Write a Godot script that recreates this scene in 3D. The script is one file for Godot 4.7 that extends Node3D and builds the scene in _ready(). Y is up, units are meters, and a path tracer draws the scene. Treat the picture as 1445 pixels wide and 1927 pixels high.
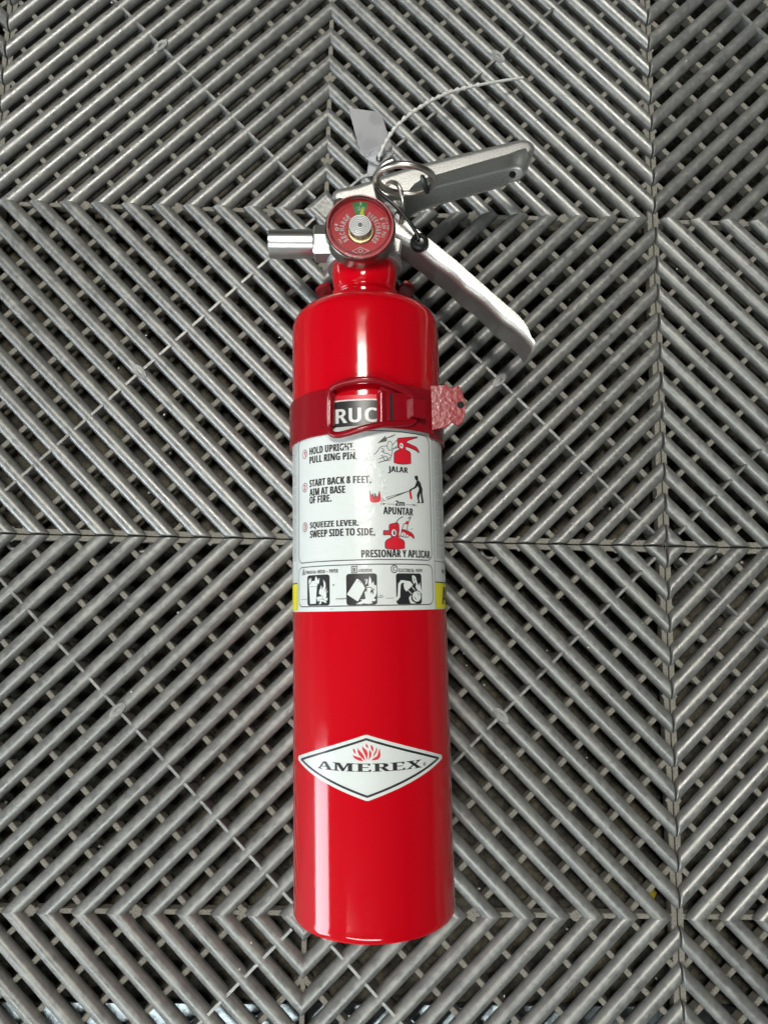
extends Node3D
# Units inside the mesh code are millimetres; meshes are committed in metres.

const TAU4 := PI / 2.0
const R0 := 38.18          # radius of the red cylinder
const AXY := 39.8          # height of its axis above the tops of the ribs
var M := {}


# ---------------------------------------------------------------- meshes
class Soup:
	var t := PackedVector3Array()

	func tri(a: Vector3, b: Vector3, c: Vector3) -> void:
		t.append(a); t.append(b); t.append(c)

	func quad(a: Vector3, b: Vector3, c: Vector3, d: Vector3) -> void:
		tri(a, b, c); tri(a, c, d)

	# turns the closed shape added since FROM the right way out
	func close(from: int) -> void:
		var v := 0.0
		for i in range(from, t.size(), 3):
			v += t[i].dot(t[i + 1].cross(t[i + 2]))
		if v < 0.0:
			for i in range(from, t.size(), 3):
				var s := t[i + 1]
				t[i + 1] = t[i + 2]
				t[i + 2] = s

	# joins rings of equally many points; caps close the ends
	func loft(rings: Array, caps := true, ring_closed := true, along_closed := false) -> void:
		var from := t.size()
		var n: int = rings[0].size()
		var m := rings.size()
		for k in (m if along_closed else m - 1):
			var a: PackedVector3Array = rings[k]
			var b: PackedVector3Array = rings[(k + 1) % m]
			for i in (n if ring_closed else n - 1):
				var j := (i + 1) % n
				quad(a[i], a[j], b[j], b[i])
		if caps and not along_closed:
			for e in [0, m - 1]:
				var r: PackedVector3Array = rings[e]
				var c := Vector3.ZERO
				for p in r:
					c += p
				c /= r.size()
				for i in n:
					if e == 0: tri(c, r[(i + 1) % n], r[i])
					else: tri(c, r[i], r[(i + 1) % n])
		if ring_closed:
			close(from)

	# profile of (radius, distance along the axis), turned about a line
	func lathe(profile: Array, at: Vector3, axis: Vector3, segs := 40, squash := Vector2.ONE) -> void:
		var w := axis.normalized()
		var u := w.cross(Vector3.RIGHT if absf(w.x) < 0.8 else Vector3.UP).normalized()
		var v := w.cross(u)
		var rings := []
		for p in profile:
			var r := PackedVector3Array()
			for i in segs:
				var a := TAU * i / segs
				r.append(at + w * p[1] + u * (cos(a) * p[0] * squash.x) + v * (sin(a) * p[0] * squash.y))
			rings.append(r)
		loft(rings)

	func tube(path: Array, radius: float, segs := 10, closed := false, smooth := 0) -> void:
		var pts := path
		for k in smooth:
			var q := []
			var n := pts.size()
			if not closed: q.append(pts[0])
			for i in (n if closed else n - 1):
				var a: Vector3 = pts[i]
				var b: Vector3 = pts[(i + 1) % n]
				q.append(a.lerp(b, 0.25)); q.append(a.lerp(b, 0.75))
			if not closed: q.append(pts[n - 1])
			pts = q
		var rings := []
		var up := Vector3(0.31, 0.83, 0.46)
		for i in pts.size():
			var n2 := pts.size()
			var a: Vector3 = pts[(i - 1 + n2) % n2] if (closed or i > 0) else pts[0]
			var b: Vector3 = pts[(i + 1) % n2] if (closed or i < n2 - 1) else pts[n2 - 1]
			var d := (b - a).normalized()
			up = (up - d * up.dot(d)).normalized()
			var s := d.cross(up)
			var r := PackedVector3Array()
			for k in segs:
				var g := TAU * k / segs
				r.append(pts[i] + up * (cos(g) * radius) + s * (sin(g) * radius))
			rings.append(r)
		loft(rings, true, true, closed)

	# polygon in the xz plane between two heights, its edges bevelled
	func slab(poly: Array, y0: float, y1: float, bevel := 0.0, basis := Basis.IDENTITY, at := Vector3.ZERO) -> void:
		var from := t.size()
		var p := PackedVector2Array(poly)
		if Geometry2D.is_polygon_clockwise(p): p.reverse()
		var inner := PackedVector2Array()
		var n := p.size()
		for i in n:
			var e0 := (p[i] - p[(i - 1 + n) % n]).normalized()
			var e1 := (p[(i + 1) % n] - p[i]).normalized()
			var k := (Vector2(-e0.y, e0.x) + Vector2(-e1.y, e1.x))
			k = k / maxf(0.35, 1.0 + e0.dot(e1)) if k.length() > 0.01 else Vector2.ZERO
			inner.append(p[i] + k * bevel)
		var rings := []
		for h in [[y0, inner], [y0 + bevel, p], [y1 - bevel, p], [y1, inner]]:
			if bevel == 0.0 and (h[0] == y0 + bevel and rings.size() == 1 or rings.size() == 2 and h[0] == y1): pass
			var r := PackedVector3Array()
			for q in h[1]:
				r.append(at + basis * Vector3(q.x, h[0], q.y))
			rings.append(r)
		for k in 3:
			for i in n:
				var j := (i + 1) % n
				quad(rings[k][i], rings[k][j], rings[k + 1][j], rings[k + 1][i])
		var tr := Geometry2D.triangulate_polygon(inner)
		for i in range(0, tr.size(), 3):
			tri(rings[0][tr[i]], rings[0][tr[i + 1]], rings[0][tr[i + 2]])
			tri(rings[3][tr[i]], rings[3][tr[i + 2]], rings[3][tr[i + 1]])
		# caps must agree with the walls
		var mid := (y0 + y1) / 2.0
		for i in range(from + n * 18, t.size(), 3):
			var nn := (t[i + 1] - t[i]).cross(t[i + 2] - t[i])
			var want := basis.y if (basis.inverse() * (t[i] - at)).y > mid else -basis.y
			if nn.dot(want) < 0.0:
				var s := t[i + 1]
				t[i + 1] = t[i + 2]
				t[i + 2] = s
		for i in range(from, from + n * 18, 3):
			pass
		_walls_out(from, n * 18, p, basis, at)

	func _walls_out(from: int, count: int, p: PackedVector2Array, basis: Basis, at: Vector3) -> void:
		# the walls are all wound alike: test one against the polygon's inside
		var k := from + count / 3
		var nn := (t[k + 1] - t[k]).cross(t[k + 2] - t[k])
		var c := (t[k] + t[k + 1] + t[k + 2]) / 3.0
		var loc := basis.inverse() * (c + nn.normalized() * 0.02 - at)
		if Geometry2D.is_point_in_polygon(Vector2(loc.x, loc.z), p):
			for i in range(from, from + count, 3):
				var s := t[i + 1]
				t[i + 1] = t[i + 2]
				t[i + 2] = s

	func box(c: Vector3, s: Vector3, bevel := 0.0, basis := Basis.IDENTITY) -> void:
		var h := s / 2.0
		slab([Vector2(-h.x, -h.z), Vector2(h.x, -h.z), Vector2(h.x, h.z), Vector2(-h.x, h.z)], -h.y, h.y, bevel, basis, c)

	# normals are shared by faces that meet at less than CREASE degrees
	func mesh(crease := 38.0) -> ArrayMesh:
		var n := t.size()
		var face := PackedVector3Array()
		var at := {}
		var keep := PackedInt32Array()
		for i in range(0, n, 3):
			var f := (t[i + 1] - t[i]).cross(t[i + 2] - t[i])
			face.append(f)
			if f.length() > 1e-7: keep.append(i)
		for i in keep:
			for k in 3:
				var key := Vector3i((t[i + k] * 2000.0).round())
				if not at.has(key): at[key] = PackedInt32Array()
				at[key].append(i / 3)
		var lim := cos(deg_to_rad(crease))
		var v := PackedVector3Array()
		var nn := PackedVector3Array()
		for i in keep:
			var own := face[i / 3].normalized()
			for k in [0, 2, 1]:
				var s := Vector3.ZERO
				for f in at[Vector3i((t[i + k] * 2000.0).round())]:
					if face[f].normalized().dot(own) > lim: s += face[f]
				v.append(t[i + k] * 0.001)
				nn.append(s.normalized())
		var arr := []
		arr.resize(Mesh.ARRAY_MAX)
		arr[Mesh.ARRAY_VERTEX] = v
		arr[Mesh.ARRAY_NORMAL] = nn
		var m := ArrayMesh.new()
		m.add_surface_from_arrays(Mesh.PRIMITIVE_TRIANGLES, arr)
		return m


func obj(called: String, s: Soup, m: Material, parent: Node = self, crease := 38.0) -> MeshInstance3D:
	return inst(called, s.mesh(crease), m, parent)


func inst(called: String, mesh: Mesh, m: Material, parent: Node = self) -> MeshInstance3D:
	var o := MeshInstance3D.new()
	o.name = called
	o.mesh = mesh
	o.material_override = m
	parent.add_child(o, true)
	return o


func thing(called: String, label: String, category: String, at := Vector3.ZERO, turn := 0.0) -> Node3D:
	var o := Node3D.new()
	o.name = called
	o.position = at
	o.rotation.y = turn
	add_child(o, true)
	return tag(o, label, category)


func tag(o: Node3D, label: String, category: String, kind := "") -> Node3D:
	o.set_meta("label", label)
	o.set_meta("category", category)
	if kind: o.set_meta("kind", kind)
	return o


# ---------------------------------------------------------------- print on the cylinder
func on_cyl(u: float, z: float, r: float) -> Vector3:
	return Vector3(r * sin(u / R0), AXY + r * cos(u / R0), z)


# a flat triangle of print (u round the cylinder, z along it), split until it follows the curve
func bend_tri(s: Soup, a: Vector2, b: Vector2, c: Vector2, r: float) -> void:
	var w := maxf(maxf(a.x, b.x), c.x) - minf(minf(a.x, b.x), c.x)
	if w > 2.2:
		var ab := absf(a.x - b.x)
		var bc := absf(b.x - c.x)
		var ca := absf(c.x - a.x)
		if ab >= bc and ab >= ca:
			var m := (a + b) / 2.0
			bend_tri(s, a, m, c, r); bend_tri(s, m, b, c, r)
		elif bc >= ca:
			var m := (b + c) / 2.0
			bend_tri(s, a, b, m, r); bend_tri(s, a, m, c, r)
		else:
			var m := (c + a) / 2.0
			bend_tri(s, a, b, m, r); bend_tri(s, m, b, c, r)
		return
	var p := on_cyl(a.x, a.y, r)
	var q := on_cyl(b.x, b.y, r)
	var o := on_cyl(c.x, c.y, r)
	if (q - p).cross(o - p).dot(Vector3(p.x, p.y - AXY, 0)) < 0.0: s.tri(p, o, q)
	else: s.tri(p, q, o)


func bend_poly(s: Soup, pts: Array, r: float) -> void:
	var p := PackedVector2Array(pts)
	var tr := Geometry2D.triangulate_polygon(p)
	for i in range(0, tr.size(), 3):
		bend_tri(s, p[tr[i]], p[tr[i + 1]], p[tr[i + 2]], r)


func stroke(s: Soup, pts: Array, width: float, r: float, closed := false) -> void:
	var n := pts.size()
	for i in (n if closed else n - 1):
		var a: Vector2 = pts[i]
		var b: Vector2 = pts[(i + 1) % n]
		var d := (b - a).normalized() * width / 2.0
		var k := Vector2(-d.y, d.x)
		a -= d * 0.6
		b += d * 0.6
		bend_tri(s, a + k, b + k, b - k, r); bend_tri(s, a + k, b - k, a - k, r)


func round_rect(x0: float, y0: float, x1: float, y1: float, rad: float) -> Array:
	var out := []
	for c in [[x1 - rad, y1 - rad, 0.0], [x0 + rad, y1 - rad, 1.0], [x0 + rad, y0 + rad, 2.0], [x1 - rad, y0 + rad, 3.0]]:
		for i in 6:
			var a: float = (c[2] + i / 5.0) * PI / 2.0
			out.append(Vector2(c[0] + cos(a) * rad, c[1] + sin(a) * rad))
	return out


func disc(c: Vector2, rad: Vector2, n := 20) -> Array:
	var out := []
	for i in n:
		out.append(c + Vector2(cos(TAU * i / n), sin(TAU * i / n)) * rad)
	return out


# triangles of a word in a 1 x 1 box, its baseline at 0
func glyphs(word: String, font: String, weight := 700) -> Array:
	var f := SystemFont.new()
	f.font_names = PackedStringArray([font])
	f.font_weight = weight
	var tm := TextMesh.new()
	tm.text = word
	tm.font = f
	tm.font_size = 64
	tm.pixel_size = 0.01
	tm.depth = 0.0
	tm.curve_step = 2.0
	var a := tm.surface_get_arrays(0) if tm.get_surface_count() else []
	var out := []
	if a.is_empty(): return out
	var v: PackedVector3Array = a[Mesh.ARRAY_VERTEX]
	var ix = a[Mesh.ARRAY_INDEX]
	if ix == null or ix.size() == 0:
		for p in v: out.append(Vector2(p.x, p.y))
	else:
		for i in ix: out.append(Vector2(v[i].x, v[i].y))
	var lo: Vector2 = out[0]
	var hi: Vector2 = out[0]
	for p in out:
		lo = lo.min(p); hi = hi.max(p)
	for i in out.size():
		out[i] = (out[i] - lo) / (hi - lo).max(Vector2(1e-5, 1e-5))
	return out


const BOLD := 0.032      # how much the strokes are thickened to the sides, as a share of the letter height


# a word between u0 and u1 with its foot at z and the given letter height
func word(s: Soup, text: String, u0: float, u1: float, z: float, h: float, r: float, font := "Droid Sans", slope := 0.014, weight := 700, thick := BOLD) -> void:
	var g := glyphs(text, font, weight)
	var bold := h * thick
	for e in 3:
		for i in range(0, g.size(), 3):
			var q := []
			for k in 3:
				var u := lerpf(u0 + bold, u1 - bold, g[i + k].x) + bold * (e - 1)
				q.append(Vector2(u, z - g[i + k].y * h + (u - u0) * slope))
			bend_tri(s, q[0], q[1], q[2], r + 0.006 * e)


# ---------------------------------------------------------------- materials
func lin(r: float, g: float, b: float) -> Color:
	return Color(r, g, b).linear_to_srgb()


func noise(seed_: int, freq: float, size: int, octaves := 4, kind := FastNoiseLite.TYPE_SIMPLEX_SMOOTH) -> Image:
	var n := FastNoiseLite.new()
	n.seed = seed_
	n.noise_type = kind
	n.frequency = freq
	n.fractal_octaves = octaves
	return n.get_seamless_image(size, size)


func tone(src: Image, lo: Color, hi: Color, from := 0.0, to := 1.0) -> Image:
	var w := src.get_width()
	var out := Image.create(w, w, false, Image.FORMAT_RGB8)
	for y in w:
		for x in w:
			out.set_pixel(x, y, lo.lerp(hi, clampf((src.get_pixel(x, y).r - from) / (to - from), 0.0, 1.0)))
	return out


func bumps(src: Image, strength: float) -> ImageTexture:
	var i := src.duplicate() as Image
	i.convert(Image.FORMAT_RGBA8)
	i.bump_map_to_normal_map(strength)
	return ImageTexture.create_from_image(i)


func mat(r: float, g: float, b: float, rough: float, metal := 0.0) -> StandardMaterial3D:
	var m := StandardMaterial3D.new()
	m.albedo_color = lin(r, g, b)
	m.roughness = rough
	m.metallic = metal
	return m


func planar(m: StandardMaterial3D, per_metre: float, world := true) -> StandardMaterial3D:
	m.uv1_triplanar = true
	m.uv1_world_triplanar = world
	m.uv1_scale = Vector3.ONE * per_metre
	return m


func scratch(i: Image, rng: RandomNumberGenerator, count: int, longest: float, lo: float, hi: float, wander := 0.25) -> void:
	var w := i.get_width()
	for k in count:
		var p := Vector2(rng.randf() * w, rng.randf() * w)
		var a := rng.randf() * TAU
		var l := rng.randf_range(4.0, longest)
		var c := rng.randf_range(lo, hi)
		for q in int(l):
			a += rng.randf_range(-wander, wander)
			p += Vector2(cos(a), sin(a))
			var x := posmod(int(p.x), w)
			var y := posmod(int(p.y), w)
			var o := i.get_pixel(x, y)
			i.set_pixel(x, y, Color(clampf(o.r + c, 0, 1), clampf(o.g + c, 0, 1), clampf(o.b + c, 0, 1)))


func make_materials() -> void:
	var rng := RandomNumberGenerator.new()
	rng.seed = 7
	var fine := noise(3, 0.09, 512, 4)
	var broad := noise(5, 0.012, 512, 5)
	# silver-grey moulded plastic of the ribs: mottled, scuffed, nicked
	var worn := Image.create(1024, 1024, false, Image.FORMAT_RGB8)
	var dull := Image.create(1024, 1024, false, Image.FORMAT_RGB8)
	var streak := noise(11, 0.035, 1024, 5)
	var patch := noise(12, 0.008, 1024, 4)
	for y in 1024:
		for x in 1024:
			var a := streak.get_pixel(x, y).r - 0.5
			var b := patch.get_pixel(x, y).r - 0.5
			var v := 0.86 + 0.20 * a + 0.20 * b
			worn.set_pixel(x, y, Color(v, v, v * (1.0 - 0.05 * maxf(b, 0.0))))
			var w := 0.74 + 0.42 * a + 0.30 * b
			dull.set_pixel(x, y, Color(w, w, w))
	var relief := tone(noise(13, 0.045, 1024, 4), Color(0.36, 0.36, 0.36), Color(0.66, 0.66, 0.66))
	for k in 4:
		var st := rng.state
		var wander: float = [0.5, 0.3, 0.10, 0.9][k]
		var longest: float = [16.0, 34.0, 80.0, 9.0][k]
		var count: int = [420, 300, 160, 700][k]
		scratch(worn, rng, count, longest, [0.08, -0.30, 0.05, -0.5][k], [0.25, -0.08, 0.2, -0.2][k], wander)
		rng.state = st
		scratch(dull, rng, count, longest, 0.1, 0.3, wander)
		rng.state = st
		scratch(relief, rng, count, longest, -0.4, 0.35, wander)
	M.plastic = planar(mat(0.385, 0.39, 0.380, 0.58, 0.52), 6.0)
	M.plastic.albedo_texture = ImageTexture.create_from_image(worn)
	M.plastic.roughness_texture = ImageTexture.create_from_image(dull)
	M.plastic.normal_enabled = true
	M.plastic.normal_texture = bumps(relief, 3.0)
	M.plastic.normal_scale = 0.55
	M.gate = planar(mat(0.42, 0.425, 0.42, 0.5, 0.1), 9.0)
	M.gate.albedo_texture = M.plastic.albedo_texture
	# dusty lower bars, speckled with grit
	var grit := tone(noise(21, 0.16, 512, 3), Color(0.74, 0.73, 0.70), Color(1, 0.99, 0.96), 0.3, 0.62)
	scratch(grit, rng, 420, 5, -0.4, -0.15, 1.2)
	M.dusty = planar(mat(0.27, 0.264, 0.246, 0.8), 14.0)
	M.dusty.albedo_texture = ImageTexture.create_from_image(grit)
	# dark concrete below
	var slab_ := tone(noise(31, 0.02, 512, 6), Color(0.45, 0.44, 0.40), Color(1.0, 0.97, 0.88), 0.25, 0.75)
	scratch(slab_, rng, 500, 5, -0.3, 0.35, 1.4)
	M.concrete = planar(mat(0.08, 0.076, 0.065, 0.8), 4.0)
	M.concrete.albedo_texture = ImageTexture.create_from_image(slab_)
	M.concrete.normal_enabled = true
	M.concrete.normal_texture = bumps(noise(32, 0.08, 512, 5), 5.0)
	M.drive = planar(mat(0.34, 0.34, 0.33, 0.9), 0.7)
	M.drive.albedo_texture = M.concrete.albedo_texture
	# enamel paint
	M.red = planar(mat(0.53, 0.001, 0.008, 0.36), 9.0, false)
	M.red.normal_enabled = true
	var peel := noise(41, 0.014, 1024, 2)
	var pores := noise(44, 0.12, 1024, 3)
	var rubs := noise(45, 0.010, 1024, 4)
	var rough := Image.create(1024, 1024, false, Image.FORMAT_RGB8)
	for y in 1024:
		for x in 1024:
			var v := 0.5 + 0.13 * (peel.get_pixel(x, y).r - 0.5) + 0.08 * (pores.get_pixel(x, y).r - 0.5)
			peel.set_pixel(x, y, Color(v, v, v))
			var w := 0.26 + 0.10 * smoothstep(0.56, 0.72, rubs.get_pixel(x, y).r) * (0.6 + 0.8 * (pores.get_pixel(x, y).r - 0.3))
			rough.set_pixel(x, y, Color(w, w, w))
	scratch(rough, rng, 500, 90, 0.05, 0.3, 0.05)
	scratch(peel, rng, 300, 60, -0.05, 0.05, 0.05)
	M.red.roughness_texture = ImageTexture.create_from_image(rough)
	M.red.normal_texture = bumps(peel, 2.6)
	M.red.normal_scale = 0.15
	M.strap = planar(mat(0.25, 0.003, 0.010, 0.23), 30.0, false)
	M.strap.normal_enabled = true
	M.strap.normal_texture = bumps(noise(42, 0.02, 512, 2), 7.0)
	M.strap.normal_scale = 0.13
	# vinyl label and its inks
	M.white = planar(mat(0.68, 0.72, 0.705, 0.34), 14.0, false)
	M.white.normal_enabled = true
	M.white.normal_texture = bumps(noise(43, 0.02, 512, 3), 5.0)
	M.white.normal_scale = 0.22
	M.label_glare = planar(mat(0.86, 0.88, 0.87, 0.25), 30.0, false)  # pale colour that paints the lamp glare on the label
	M.label_glare.normal_enabled = true
	M.label_glare.normal_texture = bumps(noise(46, 0.03, 512, 3), 8.0)
	M.label_glare.normal_scale = 0.5
	M.black = mat(0.022, 0.022, 0.024, 0.35)
	M.gray = mat(0.09, 0.09, 0.095, 0.4)
	M.ink_red = mat(0.64, 0.010, 0.028, 0.4)
	M.yellow = mat(0.80, 0.74, 0.01, 0.35)
	M.green = mat(0.02, 0.30, 0.07, 0.4)
	# metals
	var cast := noise(51, 0.13, 512, 4)
	M.alu = planar(mat(0.68, 0.68, 0.66, 0.42, 0.85), 16.0, false)
	M.alu.albedo_texture = ImageTexture.create_from_image(tone(cast, Color(0.8, 0.8, 0.8), Color(1, 1, 1), 0.2, 0.7))
	M.alu.normal_enabled = true
	M.alu.normal_texture = bumps(cast, 2.0)
	M.alu.normal_scale = 0.25
	M.turned = mat(0.72, 0.72, 0.71, 0.3, 1.0)
	M.steel = mat(0.66, 0.63, 0.57, 0.30, 1.0)
	M.bezel = mat(0.30, 0.29, 0.26, 0.3, 1.0)
	M.brass = mat(0.45, 0.38, 0.22, 0.35, 1.0)
	M.rubber = mat(0.012, 0.012, 0.013, 0.3)
	M.hole = mat(0.01, 0.01, 0.01, 0.9)
	M.tag = planar(mat(0.40, 0.40, 0.415, 0.5), 9.0, false)
	M.tag.albedo_texture = ImageTexture.create_from_image(tone(broad, Color(0.90, 0.90, 0.91), Color(1, 1, 1), 0.3, 0.6))
	M.tag_string = mat(0.60, 0.60, 0.58, 0.5)
	M.lens = mat(0.9, 0.9, 0.9, 0.04)
	M.lens.transparency = BaseMaterial3D.TRANSPARENCY_ALPHA
	M.lens.albedo_color = Color(0.06, 0.06, 0.06, 0.04)
	M.knob_ring = mat(0.8, 0.8, 0.8, 0.15)
	M.knob = mat(0.8, 0.8, 0.8, 0.15)
	M.knob.transparency = BaseMaterial3D.TRANSPARENCY_ALPHA
	M.knob.albedo_color = Color(0.72, 0.73, 0.73, 0.62)
	M.lens_reflection = mat(0.45, 0.16, 0.16, 0.08)  # clear plastic; the red it refracts is put into its colour
	M.sill = planar(mat(0.20, 0.225, 0.24, 0.3, 1.0), 6.0)
	M.sill.normal_enabled = true
	M.sill.normal_texture = bumps(broad, 6.0)
	M.sill.normal_scale = 0.3
	M.wall = mat(0.55, 0.55, 0.54, 0.9)
	M.dark_wall = mat(0.06, 0.058, 0.055, 0.8)
	M.ceiling = mat(0.42, 0.42, 0.42, 0.9)
	M.leaf = mat(0.30, 0.24, 0.01, 0.8)
	M.grit = mat(0.55, 0.54, 0.5, 0.8)


# ---------------------------------------------------------------- floor of ribbed grating tiles
const GAP := 0.35        # half the joint between two tiles
const HW := 4.05         # half the width of a rib
const BAR := -4.5        # top of the cross bars under the tops of the ribs

func rib_profile(shrink: float) -> PackedVector2Array:
	var w := HW - shrink
	var p := PackedVector2Array([Vector2(-1.6, -9.6), Vector2(-w + 1.5, -6.2), Vector2(-w, -4.4)])
	for i in range(1, 12):
		var a := PI - PI * i / 12.0
		p.append(Vector2(cos(a) * w, -HW + sin(a) * w))
	p.append(Vector2(w, -4.4))
	p.append(Vector2(w - 1.5, -6.2))
	p.append(Vector2(1.6, -9.6))
	return p


# rib of the quarter of a tile with x, z > 0 at the distance D from the tile's middle (|x| + |z| = D)
func rib(s: Soup, d: float) -> void:
	var n := Vector3(1, 0, 1) / sqrt(2.0)
	var t := Vector3(-1, 0, 1) / sqrt(2.0)
	var rings := []
	var cuts := [[0.0, 0.0]] if d <= 200.0 else [[0.0, 1.0], [0.18, 0.45], [0.5, 0.12], [1.1, 0.0]]
	for side in [-1.0, 1.0]:
		var own := []
		for c in cuts:
			var ring := PackedVector3Array()
			for p in rib_profile(c[1]):
				var reach: float = (d / sqrt(2.0) + p.x) if d <= 200.0 else sqrt(2.0) * (200.0 - GAP - c[0]) - (d / sqrt(2.0) + p.x)
				ring.append(n * (d / sqrt(2.0) + p.x) + Vector3(0, p.y, 0) + t * (side * maxf(reach, 0.0)))
			own.append(ring)
		if side > 0.0: own.reverse()
		rings.append_array(own)
	s.loft(rings)


func cross_bar(s: Soup, c: float, mirrored: bool) -> void:
	var length := (197.0 - c) * sqrt(2.0)
	var along := Basis(Vector3.UP, PI / 4.0)          # its z axis runs from the middle to the corner of the tile
	var mid := Vector3(c + (197.0 - c) / 2.0 + 0.6, 0, (197.0 - c) / 2.0 + 0.6)
	if mirrored: mid = Vector3(mid.z, 0, mid.x)
	s.box(mid + Vector3(0, BAR - 3.4, 0), Vector3(2.9, 6.8, length), 0.35, along)
	var k := 0
	for d in rib_distances():
		var q: float = (d - c) / 2.0
		k += 1
		if q > 3.0 and q < 194.0 - c and k % 3 == 0:
			var at := Vector3(c + q, -13.9, q)
			if mirrored: at = Vector3(at.z, at.y, at.x)
			s.box(at, Vector3(3.4, 7.9, 4.4), 0.4, along)


func rib_distances() -> Array:
	var out := []
	for j in 11: out.append(7.9 + 18.3 * j)
	for j in 11: out.append(400.0 - (7.9 + 18.3 * (10 - j)))
	return out


func cross_fin(s: Soup) -> void:
	# a thin blade from the middle of the tile to its corner, wedge-shaped on top
	var rings := []
	for at in [9.0, 273.0]:
		var r := PackedVector3Array()
		for p in [Vector2(-0.9, -12.0), Vector2(-1.15, -2.4), Vector2(-0.75, -0.5), Vector2(0.75, -0.5), Vector2(1.15, -2.4), Vector2(0.9, -12.0)]:
			r.append(Vector3(1, 0, 1) / sqrt(2.0) * at + Vector3(-1, 0, 1) / sqrt(2.0) * p.x + Vector3(0, p.y, 0))
		rings.append(r)
	s.loft(rings)


func gate_mark(s: Soup) -> void:
	# the flattened oval with a dimple that the moulding gate leaves on one rib of each quarter
	var d := 209.1
	var turn := Basis(Vector3.UP, PI / 4.0)
	var rings := []
	for p in [[4.6, -2.4], [4.5, -0.1], [4.1, 0.3], [1.9, 0.12], [1.3, -0.3], [0.9, -1.2], [0.8, -2.2]]:
		var r := PackedVector3Array()
		for i in 24:
			var a := TAU * i / 24.0
			r.append(turn * Vector3(cos(a) * p[0] * 1.25, p[1], sin(a) * p[0] * (0.62 if p[0] > 1.6 else 1.0)) + Vector3(d / 2.0, 0, d / 2.0))
		rings.append(r)
	s.loft(rings)


func edge_strip(s: Soup) -> void:
	s.box(Vector3(200.0 - GAP - 1.45, -7.7, 0), Vector3(2.9, 6.6, 399.0), 0.3)
	for k in range(-6, 7):
		var z := 200.0 - absf(k) * 28.01 if k != 0 else 0.0
		if k == 0 or absf(k) > 0:
			var at := Vector3(200.0 - GAP - 2.6, -5.9, 0.0 if k == 0 else signf(k) * (31.9 + 28.01 * (absf(k) - 1.0)))
			s.slab([Vector2(-1.6, 0), Vector2(0.4, -2.6), Vector2(2.2, -2.4), Vector2(2.2, 2.4), Vector2(0.4, 2.6)], 0.0, 1.52, 0.15, Basis.IDENTITY, at)


func centre_strip(s: Soup, which: int) -> void:
	var size := Vector3(2.7, 6.4, 394.0) if which == 0 else Vector3(394.0, 6.3, 2.7)
	s.box(Vector3(0, -7.65 - 0.03 * which, 0), size, 0.3)


func node_plate(s: Soup, c: float) -> void:
	s.box(Vector3(c, -5.3, 0), Vector3(3.9, 2.1, 3.9), 0.2, Basis(Vector3.UP, PI / 4.0))


func connector_loop(s: Soup) -> void:
	var path := []
	for i in 11:
		var a := PI * i / 10.0
		path.append(Vector3(cos(a) * 5.2, -11.0, sin(a) * 6.5))
	s.tube(path, 1.4, 8)


# every piece of one tile: [name, mesh, material, where, turn]
func tile_pieces() -> Array:
	var out := []
	var made := {}
	for d in rib_distances():
		var s := Soup.new()
		rib(s, d)
		made[d] = s.mesh(40.0)
	for q in 4:
		for d in rib_distances():
			out.append(["rib", made[d], M.plastic, Vector3.ZERO, q * TAU4])
	for i in 6:
		for mirrored in [false, true]:
			var s := Soup.new()
			cross_bar(s, 31.9 + 28.01 * i, mirrored)
			var m := s.mesh(30.0)
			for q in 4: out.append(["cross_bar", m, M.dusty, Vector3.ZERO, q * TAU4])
	var f := Soup.new(); cross_fin(f)
	var g := Soup.new(); gate_mark(g)
	var e := Soup.new(); edge_strip(e)
	var fm := f.mesh(20.0)
	var gm := g.mesh(40.0)
	var em := e.mesh(30.0)
	for q in 4:
		out.append(["cross_fin", fm, M.plastic, Vector3.ZERO, q * TAU4])
		out.append(["gate_mark", gm, M.gate, Vector3.ZERO, q * TAU4])
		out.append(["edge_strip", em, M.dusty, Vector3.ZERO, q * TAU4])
	for w in 2:
		var c := Soup.new(); centre_strip(c, w)
		out.append(["centre_strip", c.mesh(30.0), M.dusty, Vector3.ZERO, 0.0])
	for i in 6:
		var n := Soup.new(); node_plate(n, 31.9 + 28.01 * i)
		var nm := n.mesh(30.0)
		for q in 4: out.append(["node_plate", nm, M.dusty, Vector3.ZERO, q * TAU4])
	var h := Soup.new()
	h.box(Vector3(0, -5.2, 0), Vector3(10.4, 10.0, 10.4), 0.7, Basis(Vector3.UP, PI / 4.0))
	out.append(["centre_hub", h.mesh(30.0), M.plastic, Vector3.ZERO, 0.0])
	var l := Soup.new(); connector_loop(l)
	var lm := l.mesh(50.0)
	for x in [-172.0, -100.0, 100.0, 172.0]:
		out.append(["connector_loop", lm, M.plastic, Vector3(x, 0, -198.0) * 0.001, 0.0])
	return out


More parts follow.
